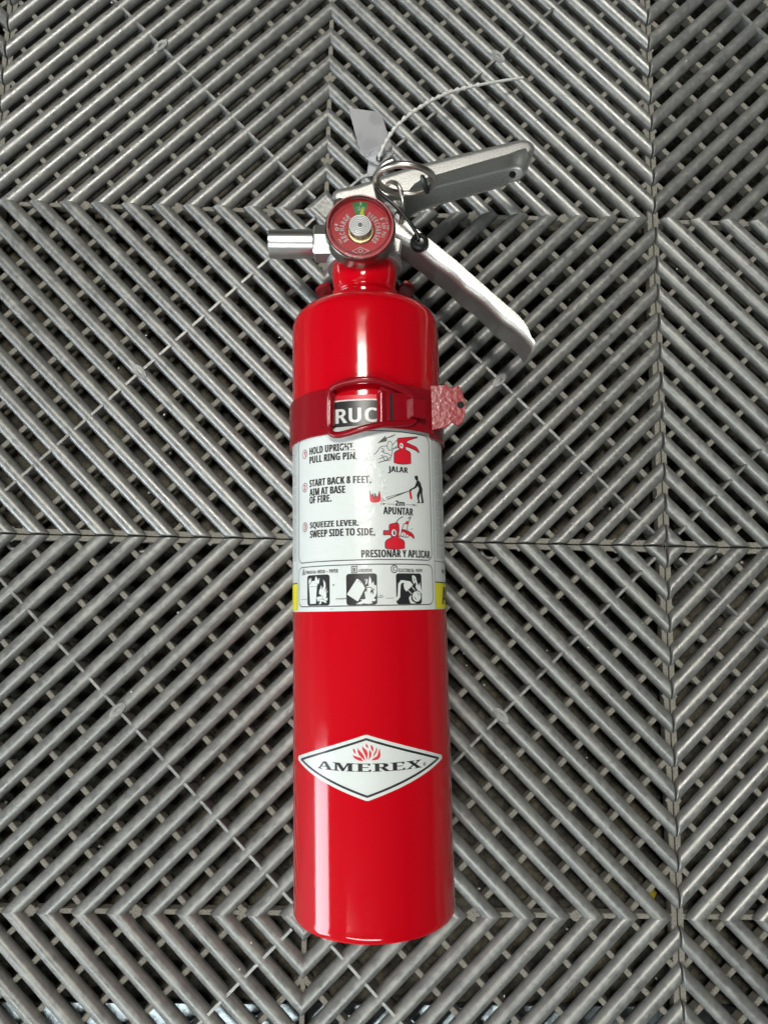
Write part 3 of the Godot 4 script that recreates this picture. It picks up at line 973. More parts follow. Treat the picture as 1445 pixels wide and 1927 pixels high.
const PICTOGRAMS := [
	["fill", "gray", [4.64, -37.59, 8.54, -41.28, 8.69, -40.23, 13.72, -42.49, 12.4, -41.3, 9.13, -39.99, 9.19, -38.76]],
	["line", "gray", [2.92, -32.44, 3.69, -32.7, 4.75, -34.02, 5.63, -35.42, 6.69, -36.23, 8.97, -36.48]],
	["loop", "gray", [10.45, -38.91, 11.34, -38.43, 11.82, -37.06, 11.64, -35.82, 11.26, -34.75, 10.53, -34.37, 9.65, -35.03, 9.15, -36.4, 9.62, -38]],
	["line", "gray", [6.49, -35.18, 7.53, -34.95, 7.6, -33.91, 6.56, -33.96, 7.85, -33.04, 9.43, -32.92, 10.67, -32.28, 11.2, -31.78]],
	["line", "gray", [11.99, -34.97, 11.6, -33.72, 11.39, -32.31, 10.82, -30.89, 10.62, -29.84, 9.54, -29.62, 9.38, -30.31, 10.46, -31.05]],
	["line", "gray", [6.26, -31.78, 7.3, -31.63, 8.87, -31.51, 9.29, -30.48, 9.01, -29.43, 7.79, -29.91, 7.46, -31.12, 5.37, -30.29]],
	["line", "gray", [4.81, -28.21, 5.86, -28.83, 8.66, -29.5]],
	["line", "gray", [11.94, -37.06, 13.75, -39.37]],
	["line", "gray", [11.99, -35.14, 14.44, -36.87]],
	["line", "gray", [12, -35.32, 14.79, -36.02]],
	["fill", "red", [12.4, -28.71, 12.5, -33.07, 13.07, -33.89, 14.2, -34.58, 15.24, -35, 15.26, -35.53, 14.61, -36.18, 14.46, -37.93, 14.11, -39.14, 14.42, -40.21, 15.09, -40.53, 25.84, -42.35, 25.47, -41.85, 22.82, -40.97, 20.44, -40.07, 19.18, -39.22, 18.56, -38.63, 19.78, -38.58, 24.74, -37.28, 25.87, -36.09, 26.55, -35.11, 26.06, -34.77, 24.23, -35.62, 22.68, -36.06, 18.92, -36.9, 18.52, -37.04, 18.57, -35.28, 19.68, -34.94, 20.81, -34.44, 21.31, -33.43, 21.28, -29.01, 19.5, -28.53, 16.71, -28.22, 14.24, -28.29]],
	["loop", "dark", [12.4, -28.71, 12.5, -33.07, 13.07, -33.89, 14.2, -34.58, 15.24, -35, 15.26, -35.53, 14.61, -36.18, 14.46, -37.93, 14.11, -39.14, 14.42, -40.21, 15.09, -40.53, 25.84, -42.35, 25.47, -41.85, 22.82, -40.97, 20.44, -40.07, 19.18, -39.22, 18.56, -38.63, 19.78, -38.58, 24.74, -37.28, 25.87, -36.09, 26.55, -35.11, 26.06, -34.77, 24.23, -35.62, 22.68, -36.06, 18.92, -36.9, 18.52, -37.04, 18.57, -35.28, 19.68, -34.94, 20.81, -34.44, 21.31, -33.43, 21.28, -29.01, 19.5, -28.53, 16.71, -28.22, 14.24, -28.29]],
	["disc", "white", [16.35, -37.02, 0.98, 1.32]],
	["disc", "gray", [16.25, -37.1, 0.39, 0.49]],
	["fill", "red", [0.66, -15.21, 1.04, -13.99, 1.47, -13.09, 1.79, -12.76, 2.2, -13.98, 2.49, -12.75, 2.76, -11.75, 3.2, -14.08, 3.66, -12.75, 4.43, -12.31, 4.89, -13.75, 5.3, -15.09, 5.67, -13.76, 5.76, -12.2, 5.73, -10.87, 5.16, -10.2, 4.05, -9.87, 2.29, -9.81, 1.2, -10.21, 0.81, -10.88, 0.79, -12.21]],
	["line", "dark", [0.66, -15.21, 1.04, -13.99, 1.79, -12.76, 2.2, -13.98, 2.76, -11.42, 3.2, -14.08, 3.66, -12.64, 4.43, -12.31, 5.3, -15.09]],
	["thin", "gray", [6.08, -11.54, 9.95, -12.72, 19.81, -15.64]],
	["thin", "gray", [6.07, -10.87, 10.63, -12.18, 19.81, -15.64]],
	["thin", "gray", [5.83, -10.21, 11.56, -12.32, 19.81, -15.64]],
	["fill", "gray", [12.76, -13.14, 13.97, -13.86, 17.2, -15.03, 19.82, -15.87, 19.81, -15.53, 17.19, -14.58, 15.43, -13.81, 13.71, -13.29]],
	["fill", "dark", [23.18, -22.5, 23.49, -23.1, 24.52, -23.5, 25.26, -23.16, 25.38, -22.26, 25.29, -21.22, 26.26, -20.86, 27.01, -19.9, 27.44, -18.56, 28.05, -17.48, 27.89, -14.94, 28.5, -11.79, 28.72, -10.71, 26.68, -10.53, 27.35, -11.46, 26.88, -13.47, 26.63, -15.51, 26.02, -14.08, 25.66, -12.45, 25.87, -11.33, 26.15, -10.49, 24.25, -10.34, 25.01, -11.15, 24.61, -12.6, 24.37, -14.17, 25.49, -16.32, 25.77, -17.49, 24.81, -18.65, 24.19, -17.69, 23.45, -17.23, 21.45, -16.44, 21.3, -15.86, 19.81, -15.64, 20.09, -16.34, 23.19, -18.06, 23.96, -19.61, 24.45, -21.14, 23.72, -21.3, 23.6, -21.97]],
	["fill", "red", [19.81, -15.53, 21.02, -15.73, 21.6, -12.19, 20.45, -11.91]],
	["fill", "dark", [5.92, -9.21, 7.61, -9.56, 7.59, -8.71]],
	["fill", "dark", [23.92, -9.37, 21.94, -9.64, 22, -8.83]],
	["thin", "gray", [7.6, -9.18, 12.31, -9.17]],
	["thin", "gray", [18.07, -9.28, 22.07, -9.29]],
	["thin", "gray", [5.71, -9.87, 5.68, -8.21]],
	["thin", "gray", [24.09, -9.95, 24.04, -8.42]],
	["fill", "red", [7.38, 11.09, 7.44, 8.4, 7.97, 7.55, 9.2, 6.87, 10.35, 6.36, 10.28, 5.17, 9.41, 5.01, 6.81, 5.03, 6.62, 4.52, 6.76, 3.17, 7.19, 3.08, 9.36, 3.07, 9.46, 2.31, 9.4, 0.95, 9.86, 0.1, 12.55, -0.46, 13.64, -0.49, 14.08, 0.35, 14.23, 1.88, 14.08, 4.27, 13.85, 6.31, 14.95, 6.79, 16.25, 7.44, 16.8, 8.28, 16.83, 11, 14.84, 11.45, 11.92, 11.62, 9.28, 11.5]],
	["loop", "dark", [7.38, 11.09, 7.44, 8.4, 7.97, 7.55, 9.2, 6.87, 10.35, 6.36, 10.28, 5.17, 9.41, 5.01, 6.81, 5.03, 6.62, 4.52, 6.76, 3.17, 7.19, 3.08, 9.36, 3.07, 9.46, 2.31, 9.4, 0.95, 9.86, 0.1, 12.55, -0.46, 13.64, -0.49, 14.08, 0.35, 14.23, 1.88, 14.08, 4.27, 13.85, 6.31, 14.95, 6.79, 16.25, 7.44, 16.8, 8.28, 16.83, 11, 14.84, 11.45, 11.92, 11.62, 9.28, 11.5]],
	["thin", "dark", [9.83, 1.62, 12.5, 1.41, 13.23, 1.22]],
	["disc", "dark", [11.64, 4.06, 1.48, 1.89]],
	["disc", "white", [11.64, 4.06, 1.19, 1.61]],
	["line", "gray", [11.36, 4.31, 11.53, 3.13, 11.9, 4.31, 11.45, 4.48]],
	["line", "dark", [12.82, -0.64, 13.48, -1.68, 14.62, -2.73, 16.33, -3.56]],
	["fill", "red", [15.52, 2.36, 16.95, 2.57, 18.89, 3.19, 20.7, 3.89, 21.71, 4.88, 22.2, 6.24, 21.46, 6.26, 20.44, 5.62, 18.83, 5.24, 18.05, 5.18, 17.49, 4.18, 16.16, 3.53, 15.29, 4.24]],
	["line", "dark", [15.29, 4.24, 15.52, 2.36, 16.95, 2.57, 18.89, 3.19, 20.7, 3.89, 21.71, 4.88, 22.2, 6.24, 21.46, 6.26]],
	["line", "gray", [15.63, 2.01, 16.52, 0.45, 16.44, -0.06, 17.8, -0.45, 18.79, -0.32, 18.33, 1.93, 18.49, 3.12]],
	["fill", "red", [17.11, -0.08, 18.03, -1.57, 19.62, -1.47, 19.08, -0.07]],
	["line", "dark", [18.85, -2.81, 20.5, -3.58, 19.53, -1.72]],
	["disc", "white", [14.4, 4.94, 0.63, 0.75]],
	["disc", "white", [15.65, 5.08, 0.72, 0.85]],
	["disc", "white", [16.98, 5.21, 0.73, 0.89]],
	["disc", "white", [18.27, 5.43, 0.68, 0.62]],
	["line", "gray", [13.89, 4.44, 14.05, 5.62, 14.79, 5.61, 15, 4.5, 15.07, 5.43, 15.72, 5.93, 16.3, 5.57, 16.36, 4.55, 16.39, 5.74, 17.05, 6.2, 17.54, 5.71, 17.62, 4.85, 17.73, 5.87, 18.62, 5.98, 18.93, 5.5]],
	["fill", "white", [-31.39, 26.85, -30.15, 26.11, -29.13, 25.04, -27.2, 25.11, -26.43, 26.13, -25.68, 26.93, -25.84, 27.58, -25.99, 28.02, -26.67, 35.57, -30.57, 35.62, -31.22, 27.85]],
	["thin", "dark", [-31.39, 27.63, -25.84, 27.8]],
	["fill", "white", [-31.21, 26.52, -31.56, 25.39, -30.93, 23.64, -30.59, 24.32, -29.62, 23.47, -29.7, 25.02, -30.5, 26.1]],
	["fill", "white", [-26.89, 25.79, -27.35, 24.67, -26.46, 22.82, -25.66, 24.07, -25.37, 24.96, -24.39, 23.68, -24.5, 25.87, -25.24, 26.83, -26.13, 26.25]],
	["fill", "white", [-24.69, 31.13, -24.53, 29.6, -23.8, 28.53, -23.51, 27.22, -22.96, 28.11, -23.11, 29.42, -21.85, 27.49, -22.23, 24.63, -21.03, 25.99, -20.83, 27.52, -21.47, 30.12, -20.26, 28.19, -20.67, 29.92, -20.42, 32.1, -20.83, 33.4, -19.78, 32.88, -20.05, 34.17, -20.84, 34.48, -20.32, 34.93, -20.85, 35.46, -23.01, 34.44, -23.59, 35.73, -24.88, 35.82, -23.86, 34.42, -25.6, 34.61, -26.24, 32.62, -22.99, 31.93]],
	["fill", "white", [-20.14, 29.39, -19.75, 30.38, -20.15, 30.92]],
	["thin", "dark", [-25.58, 32.64, -22.72, 32.27, -22.45, 33.36]],
	["thin", "dark", [-22.73, 33.36, -20.58, 34.49]],
	["thin", "dark", [-25.3, 34.39, -23.56, 33.34, -22.45, 33.8]],
	["fill", "white", [-10.3, 31.71, -5.6, 24.82, -4.99, 24.98, -3.36, 26.51, -2.92, 27.41, -2.05, 28.91, -2.36, 29.8, -5.28, 35.01]],
	["fill", "dark", [-5, 25.52, -3.51, 26.59, -3.6, 26.89, -5.01, 25.88]],
	["fill", "white", [-1.82, 33.96, -2.23, 30.99, -1.62, 30.26, -1.44, 28.33, -0.39, 28.2, -0.51, 26.56, 0.13, 23.6, 0.85, 25.4, 0.97, 27.18, 1.89, 26.01, 2.07, 27.8, 3.05, 27.81, 3.08, 31.38, 2.67, 32.85, 1.76, 33.58, 2.79, 34.19, 2.48, 34.92, 0.69, 35.04, 1.28, 35.79, -0.22, 36.2, -2.9, 35.86, -3.8, 36.28, -6.21, 36.09, -3.18, 34.67, -4.37, 34.2]],
	["fill", "white", [-1.88, 27.73, -1.24, 24.91, -0.7, 25.07, -1.12, 26.85]],
	["fill", "white", [-2.15, 26.09, -1.89, 24.9, -1.54, 25.05]],
	["fill", "dark", [0.74, 31.93, 0.31, 30.74, 0.78, 29.56, 1.67, 30.17, 1.8, 31.36, 1.34, 32.09, 1.2, 31.05, 0.91, 30.75]],
	["line", "dark", [-1.89, 28.77, 0.49, 28.81, 2.27, 30.03]],
	["fill", "dark", [-1.96, 29.36, -1, 29.08, -1.33, 31]],
	["fat", "white", [12.32, 34.34, 13.32, 33.01, 13.55, 30.03, 13.77, 27.63, 14.79, 26.29, 16.64, 26.44]],
	["fill", "white", [15.75, 27.94, 16.29, 26.74, 17.51, 25.99, 19.27, 26.29, 20.68, 27.8, 17.21, 30.9, 16.21, 29.9]],
	["line", "white", [18.1, 30.36, 20.01, 32.03]],
	["line", "white", [19.86, 28.41, 21.72, 30.32]],
	["disc", "white", [22.71, 33.1, 2.46, 2.42]],
	["line", "dark", [23.14, 31.59, 24.17, 32.66]],
	["line", "dark", [21.26, 33.4, 22.28, 34.46]],
	["fill", "white", [23.26, 30.38, 22.15, 28.86, 22.58, 27.34, 21.84, 26.44, 21.43, 27.65, 20.54, 26.14, 20.25, 23.71, 21.18, 23.4, 22.29, 24.3, 22.99, 26.43, 23.72, 28.25, 24.57, 26.73, 25.48, 30.08, 25.85, 31.3, 25.21, 31.9, 24.43, 30.84]],
	["fill", "white", [18.83, 35.78, 18.36, 33.67, 19.46, 32.48, 19.58, 34.28, 20.1, 35.19, 22.11, 36.27, 19.71, 36.39]],
	["fill", "dark", [21.15, 24.31, 21.79, 25.52, 21.39, 26.44]],
	["fill", "red", [-8.51, 99.05, -7.85, 99.2, -7.44, 99.89, -7.22, 101.29, -7.79, 100.99, -8.27, 100.06]],
	["fill", "red", [-8.54, 101.32, -8.13, 101.93, -6.33, 102.52, -5.03, 102.82, -3.92, 104.3, -6.03, 103.99, -7.65, 103.16, -8.39, 102.25]],
	["fill", "red", [-6.36, 98.48, -5.8, 99.56, -4.51, 100.8, -3.56, 102.2, -3.11, 104.07, -4.38, 102.98, -5.67, 101.74, -6.3, 100.5]],
	["fill", "red", [-4.23, 97.77, -3.67, 98.63, -2.39, 99.73, -1.93, 100.82, -2.03, 102.37, -2.46, 104.07, -2.76, 102.36, -3.7, 100.49, -4.32, 98.94]],
	["fill", "red", [-2.59, 96.76, -1.96, 97.55, -1.57, 98.8, -2.37, 98.4, -2.82, 97.78]],
	["fill", "red", [-0.5, 97.34, 0.29, 98.06, 0.6, 99.16, 0.33, 100.4, -0.29, 99.29, -0.6, 98.2]],
	["fill", "red", [-1.18, 99.59, -0.47, 100.38, -0.33, 101.47, -0.67, 102.55, -1.66, 104, -1.39, 102.38, -1.36, 100.83]],
	["fill", "red", [1.9, 98.42, 2.28, 99.52, 1.86, 100.75, 0.29, 102.72, 0.64, 101.34, 1.55, 99.96]],
	["fill", "red", [3.58, 99.1, 3.41, 100.03, 3.62, 101.75, 3.36, 102.82, 2.37, 103.72, 1.08, 103.91, -0.45, 104.03, 0.45, 103.19, 2.24, 102.16, 2.66, 100.78, 2.92, 99.85]],
]


func print_label(label: Node3D) -> void:
	var ink := {"dark": M.black, "gray": M.gray, "red": M.ink_red, "white": M.white}
	var l1 := R0 + 0.20
	# frames and divider
	var s := Soup.new()
	stroke(s, round_rect(-40.6, -43.6, 33.9, 16.3, 3.4), 0.45, l1, true)
	stroke(s, round_rect(-40.6, 18.4, 33.9, 36.9, 3.2), 0.45, l1, true)
	stroke(s, [Vector2(37.0, -60), Vector2(36.0, 39.0)], 0.3, l1)
	stroke(s, [Vector2(-42.4, -60), Vector2(-42.8, 39.0)], 0.25, l1)
	stroke(s, [Vector2(36.6, 16.4), Vector2(90.0, 16.9)], 0.3, l1)
	obj("frame_lines", s, M.gray, label)
	s = Soup.new()
	bend_poly(s, [Vector2(36.3, 26.6), Vector2(90, 26.9), Vector2(90, 38.9), Vector2(36.1, 38.9)], l1)
	bend_poly(s, [Vector2(-42.7, 25.9), Vector2(-90, 25.9), Vector2(-90, 38.6), Vector2(-42.8, 38.6)], l1)
	obj("yellow_band", s, M.yellow, label)
	s = Soup.new()
	stroke(s, [Vector2(36.3, 26.4), Vector2(90.0, 26.7)], 0.5, R0 + 0.27)
	stroke(s, [Vector2(-42.8, 25.7), Vector2(-90.0, 25.7)], 0.5, R0 + 0.27)
	word(s, "ABC", 43.0, 66.0, 36.9, 8.4, R0 + 0.27)
	obj("band_lettering", s, M.black, label)
	# the black band with the heading that shows through the buckle
	s = Soup.new()
	bend_poly(s, [Vector2(-46, -58.2), Vector2(46, -58.2), Vector2(46, -46.0), Vector2(-46, -46.0)], l1)
	obj("heading_band", s, M.black, label)
	s = Soup.new()
	word(s, "INSTRUCTIONS", -39.6, 36.6, -47.6, 7.1, R0 + 0.27, "Droid Sans", 0.0, 700, 0.004)
	obj("heading", s, M.white, label)
	s = Soup.new()
	bend_poly(s, [Vector2(-46, -61.0), Vector2(46, -61.0), Vector2(46, -58.9), Vector2(-46, -58.9)], l1)
	obj("red_edge", s, M.ink_red, label)
	# instructions
	s = Soup.new()
	word(s, "HOLD UPRIGHT.", -30.7, -5.6, -34.9, 3.5, l1)
	word(s, "PULL RING PIN.", -30.7, -4.6, -30.6, 3.5, l1)
	word(s, "START BACK 8 FEET.", -30.8, 1.6, -19.3, 3.5, l1)
	word(s, "AIM AT BASE", -30.8, -10.5, -15.0, 3.5, l1)
	word(s, "OF FIRE.", -30.8, -17.4, -11.3, 3.5, l1)
	word(s, "SQUEEZE LEVER.", -30.6, -4.4, 1.0, 3.5, l1)
	word(s, "SWEEP SIDE TO SIDE.", -30.6, 3.0, 4.9, 3.5, l1)
	word(s, "JALAR", 9.4, 19.6, -23.6, 3.4, l1)
	word(s, "APUNTAR", 6.8, 22.0, -4.5, 3.4, l1)
	word(s, "2m", 12.6, 17.4, -8.6, 2.4, l1)
	word(s, "PRESIONAR Y APLICAR", -3.5, 32.4, 15.3, 3.5, l1, "Droid Sans", 0.0)
	obj("instructions", s, M.black, label)
	s = Soup.new()
	word(s, "TRASH", -34.2, -27.0, 21.7, 1.5, l1)
	word(s, "WOOD", -25.6, -21.2, 21.7, 1.6, l1)
	word(s, "PAPER", -19.0, -14.4, 21.7, 1.7, l1)
	for u in [-26.3, -20.1]: bend_poly(s, disc(Vector2(u, 21.1), Vector2(0.33, 0.33), 10), l1)
	word(s, "LIQUIDS", -4.9, 1.3, 22.0, 1.6, l1)
	word(s, "ELECTRICAL", 13.6, 21.9, 22.0, 1.6, l1)
	word(s, "EQUIP.", 22.6, 27.0, 22.1, 1.6, l1)
	stroke(s, [Vector2(-37.2, 21.9), Vector2(-35.9, 19.0), Vector2(-34.6, 21.9)], 0.3, l1, true)
	word(s, "A", -36.5, -35.3, 21.6, 1.5, R0 + 0.24)
	stroke(s, [Vector2(-8.0, 19.2), Vector2(-5.6, 19.2), Vector2(-5.6, 22.1), Vector2(-8.0, 22.1)], 0.4, l1, true)
	word(s, "B", -7.4, -6.2, 21.6, 1.8, R0 + 0.24)
	stroke(s, disc(Vector2(11.5, 20.6), Vector2(1.5, 1.7), 18), 0.45, l1, true)
	word(s, "C", 10.8, 12.2, 21.4, 1.7, R0 + 0.24)
	obj("class_names", s, M.gray, label)
	s = Soup.new()
	for k in [[-34.4, -36.0, "1"], [-34.6, -19.7, "2"], [-34.4, -0.6, "3"]]:
		word(s, k[2], k[0] - 0.75, k[0] + 0.75, k[1] + 1.3, 2.7, l1)
	obj("step_numbers", s, M.ink_red, label)
	s = Soup.new()
	for z in [-36.0, -19.7, -0.6]: stroke(s, disc(Vector2(-34.5, z), Vector2(1.9, 2.15), 22), 0.32, l1, true)
	obj("step_rings", s, M.gray, label)
	# small print on both sides, set along the cylinder
	s = Soup.new()
	small_print(s, ["MAINTENANCE: INSPECT MONTHLY OR AT MORE FREQUENT INTERVALS", "CIRCUMSTANCES REQUIRE MAKE SURE NOZZLE IS UNOBSTRUCTED", "MUST BE SEALED MAKE SURE PIN AND TAMPER SEAL ARE IN PLACE", "MUST BE PRESSURIZED POINTER IN GREEN RECHARGE AFTER USE"], 38.6, 2.1, 1.25)
	small_print(s, ["CAUTION KEEP AWAY FROM CHILDREN DO NOT INCINERATE", "RECHARGE IMMEDIATELY AFTER ANY USE OR LOSS OF PRESSURE", "STORE UPRIGHT AND KEEP IN PLAIN SIGHT AT ALL TIMES"], -49.8, 2.2, 1.2)
	word(s, "THIS", 43.6, 48.5, 21.9, 1.8, l1)
	obj("small_print", s, M.gray, label)
	# pictures
	s = Soup.new()
	for b in [[-32.8, 22.4, -18.8, 36.5], [-10.6, 22.5, 3.4, 36.6], [12.2, 22.6, 25.9, 36.6]]:
		bend_poly(s, round_rect(b[0], b[1], b[2], b[3], 1.3), l1)
	obj("picture_panels", s, M.black, label)
	var by := {}
	var order := 0
	for p in PICTOGRAMS:
		var pts := []
		for i in range(0, p[2].size(), 2): pts.append(Vector2(p[2][i], p[2][i + 1]))
		if pts[0].y > 60.0: continue
		order += 1
		var r: float = R0 + 0.24 + 0.003 * order
		var show: String = ("trash" if pts[0].x < -12.0 else ("liquids" if pts[0].x < 8.0 else "electrical")) if pts[0].y > 18.0 else ("pull_pin" if pts[0].y < -24.5 else ("aim" if pts[0].y < -5.0 else "squeeze"))
		var key: String = show + "_picture " + p[1]
		if not by.has(key): by[key] = Soup.new()
		picture(by[key], p[0], pts, r)
	for k in by: obj(k.split(" ")[0], by[k], ink[k.split(" ")[1]], label)
	# scuffs: dark rub marks with an outline of their own
	for k in [[-38.0, 33.4, 5.0, 0.18], [-15.6, 33.6, 5.5, 0.3], [3.6, 33.2, 2.6, 0.22], [7.5, 33.7, 3.4, 0.16], [-17.0, 27.3, 0.5, 0.5], [-18.6, 38.1, 1.6, 0.16], [20.6, 2.0, 0.4, 0.35], [4.5, 32.4, 1.4, 0.16]]:
		s = Soup.new()
		stroke(s, [Vector2(k[0], k[1]), Vector2(k[0] + k[2] * 0.5, k[1] + 0.12), Vector2(k[0] + k[2], k[1] - 0.05)], k[3], R0 + 0.42)
		obj("scuff_mark", s, M.gray, label)
	# lamp glare off the textured laminate, painted as pale flecks in a trail
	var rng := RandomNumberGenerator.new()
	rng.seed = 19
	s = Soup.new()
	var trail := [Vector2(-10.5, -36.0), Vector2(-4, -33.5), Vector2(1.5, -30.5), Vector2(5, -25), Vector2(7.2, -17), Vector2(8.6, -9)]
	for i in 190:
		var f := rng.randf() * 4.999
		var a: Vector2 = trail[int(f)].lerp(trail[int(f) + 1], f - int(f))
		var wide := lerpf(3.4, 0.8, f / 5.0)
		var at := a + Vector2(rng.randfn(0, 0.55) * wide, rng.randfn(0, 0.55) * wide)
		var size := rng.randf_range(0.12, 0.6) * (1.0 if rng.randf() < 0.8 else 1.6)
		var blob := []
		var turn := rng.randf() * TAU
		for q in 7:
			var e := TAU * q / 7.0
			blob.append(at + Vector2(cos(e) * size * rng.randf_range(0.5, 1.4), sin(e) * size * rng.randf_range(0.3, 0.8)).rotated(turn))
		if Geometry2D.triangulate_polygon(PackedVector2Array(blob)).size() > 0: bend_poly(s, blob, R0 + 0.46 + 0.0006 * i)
	obj("painted_glare", s, M.label_glare, label, 60.0).set_meta("kind", "stuff")


func picture(s: Soup, kind: String, pts: Array, r: float) -> void:
	match kind:
		"fill": bend_poly(s, pts, r)
		"line": stroke(s, pts, 0.32, r)
		"loop": stroke(s, pts, 0.30, r, true)
		"thin": stroke(s, pts, 0.16, r)
		"fat": stroke(s, pts, 1.25, r)
		"disc": bend_poly(s, disc(pts[0], pts[1]), r)


func small_print(s: Soup, lines: Array, u: float, step: float, h: float) -> void:
	for i in lines.size():
		var g := glyphs(lines[i], "Droid Sans", 400)
		for k in range(0, g.size(), 3):
			var q := []
			for e in 3: q.append(Vector2(u + i * step + (1.0 - g[k + e].y) * h, lerpf(14.8, -42.0, g[k + e].x)))
			bend_tri(s, q[0], q[1], q[2], R0 + 0.2)


func print_badge(badge: Node3D) -> void:
	var s := Soup.new()
	stroke(s, [Vector2(-38.6, 106.5), Vector2(-2.5, 95.0), Vector2(34.6, 106.7), Vector2(-2.4, 119.2)], 0.95, R0 + 0.20, true)
	word(s, "AMEREX", -26.6, 23.4, 108.6, 3.45, R0 + 0.20, "Droid Serif", 0.006)
	word(s, "R", 24.6, 25.4, 108.2, 0.9, R0 + 0.20)
	stroke(s, disc(Vector2(25.0, 107.8), Vector2(0.75, 0.8), 14), 0.16, R0 + 0.20, true)
	obj("sticker_lettering", s, M.black, badge)
	s = Soup.new()
	for p in PICTOGRAMS:
		var pts := []
		for i in range(0, p[2].size(), 2): pts.append(Vector2(p[2][i], p[2][i + 1]))
		if pts[0].y > 60.0: picture(s, p[0], pts, R0 + 0.2)
	obj("flame_emblem", s, M.ink_red, badge)


# ---------------------------------------------------------------- bracket strap with its over-centre buckle
func build_bracket(root: Node3D) -> void:
	var s := Soup.new()
	hoop(s, -25.0, -308.5, -65.2, -43.0, R0 + 0.35, 1.2)
	var strap := obj("strap", s, M.strap, root, 40.0)
	s = Soup.new()
	hoop(s, 9.0, 51.6, -66.2, -44.4, R0 + 1.75, 1.2)
	# the end of the strap stands off as a flat ear
	var a := deg_to_rad(50.5)
	var e0 := Vector3(sin(a) * (R0 + 2.4), AXY + cos(a) * (R0 + 2.4), 0)
	var poly := [Vector2(0, -68.6), Vector2(8.2, -69.2), Vector2(9.0, -67.6), Vector2(11.2, -67.4), Vector2(12.4, -69.0), Vector2(13.4, -68.8), Vector2(15.4, -65.0), Vector2(16.6, -60.4), Vector2(16.6, -55.6), Vector2(15.2, -50.6), Vector2(13.4, -48.6), Vector2(11.6, -49.0), Vector2(9.8, -50.4), Vector2(8.2, -48.8), Vector2(6.2, -47.6), Vector2(0, -46.4)]
	var side := Vector3(1.0, 0.0, 0.0)
	s.slab(poly, -0.65, 0.65, 0.25, Basis(side, Vector3(0.0, 1.0, 0), Vector3.BACK), Vector3(e0.x, e0.y, 0))
	var ear := obj("strap_ear", s, M.strap, root, 34.0)
	tag_part(ear, "flat ear with a round hole at the end of the strap")
	s = Soup.new()
	s.lathe([[0.0, 0.9], [1.75, 0.9], [1.75, -0.9], [0.0, -0.9]], Vector3(e0.x, e0.y, 0) + side * 14.2 + Vector3(0, 0, -58.8), Vector3(0.0, 1.0, 0), 20)
	obj("ear_hole", s, M.hole, ear)
	# knuckle at the left end of the strap
	s = Soup.new()
	var ka := deg_to_rad(-25.0)
	s.lathe([[0.0, -62.6], [2.0, -62.6], [2.35, -62.2], [2.35, -46.6], [2.0, -46.2], [0.0, -46.2]], Vector3(sin(ka) * (R0 + 2.6), AXY + cos(ka) * (R0 + 2.6), 0), Vector3.BACK, 20)
	hoop(s, -33.0, -25.0, -62.0, -46.8, R0 + 1.6, 1.1)
	obj("buckle_knuckle", s, M.strap, root, 40.0)
	# wire bail
	s = Soup.new()
	var path := []
	for p in [Vector2(-18.0, -58.5), Vector2(-17.2, -63.4), Vector2(-13.5, -65.4), Vector2(-7.1, -66.2), Vector2(0, -66.6), Vector2(5, -66.4), Vector2(11, -64.6), Vector2(17.4, -62.6), Vector2(21.0, -61.0), Vector2(22.4, -58.0), Vector2(22.8, -53.0), Vector2(22.4, -49.2), Vector2(20.2, -47.2), Vector2(14.0, -46.4), Vector2(7.0, -45.6), Vector2(-2.6, -43.2), Vector2(-11.0, -41.2), Vector2(-15.8, -41.4), Vector2(-17.8, -44.4), Vector2(-18.2, -50.0)]:
		var lift: float = 3.4 + 1.6 * clampf(1.0 - absf(p.x + 2.0) / 18.0, 0.0, 1.0)
		path.append(Vector3(p.x, AXY + sqrt(pow(R0 + 0.6, 2) - p.x * p.x) + lift, p.y))
	s.tube(path, 1.55, 12, true, 2)
	obj("buckle_bail", s, M.strap, root, 60.0)
	# latch plate, its rolled edge and the hook that takes the bail
	s = Soup.new()
	hoop(s, 9.5, 30.0, -61.4, -46.6, R0 + 3.0, 1.3)
	obj("latch_plate", s, M.strap, root, 34.0)
	s = Soup.new()
	var la := deg_to_rad(9.4)
	s.lathe([[0.0, -60.6], [1.9, -60.6], [2.2, -60.2], [2.2, -46.6], [1.9, -46.2], [0.0, -46.2]], Vector3(sin(la) * (R0 + 3.4), AXY + cos(la) * (R0 + 3.4), 0), Vector3.BACK, 20)
	obj("latch_roll", s, M.strap, root, 40.0)
	s = Soup.new()
	hoop(s, 14.6, 16.6, -60.6, -47.4, R0 + 4.32, 0.12)
	obj("latch_slot", s, M.hole, root)
	s = Soup.new()
	hoop(s, 28.5, 38.0, -58.8, -49.6, R0 + 5.6, 1.4)
	hoop(s, 36.6, 38.4, -58.6, -49.8, R0 + 1.6, 5.0)
	hoop(s, 28.0, 30.0, -58.6, -49.8, R0 + 2.6, 4.0)
	obj("latch_hook", s, M.strap, root, 34.0)
	# back plate below the cylinder with the fork round the neck
	s = Soup.new()
	s.slab([Vector2(-9, -142), Vector2(9, -142), Vector2(9, -40), Vector2(-9, -40)], 0.15, 1.35, 0.2)
	obj("back_plate", s, M.strap, root)
	s = Soup.new()
	var fork := [Vector2(-25, 0.2), Vector2(25, 0.2), Vector2(28.2, 16), Vector2(28.2, 20.5), Vector2(26.4, 24.6), Vector2(23.6, 27.4), Vector2(21.8, 27.2), Vector2(19.8, 22), Vector2(18.4, 12), Vector2(14, 6), Vector2(0, 3), Vector2(-14, 6), Vector2(-18.2, 12), Vector2(-18.6, 22), Vector2(-19.4, 25.6), Vector2(-21.2, 26.6), Vector2(-25.4, 22.6), Vector2(-27.6, 18.4), Vector2(-27.8, 15)]
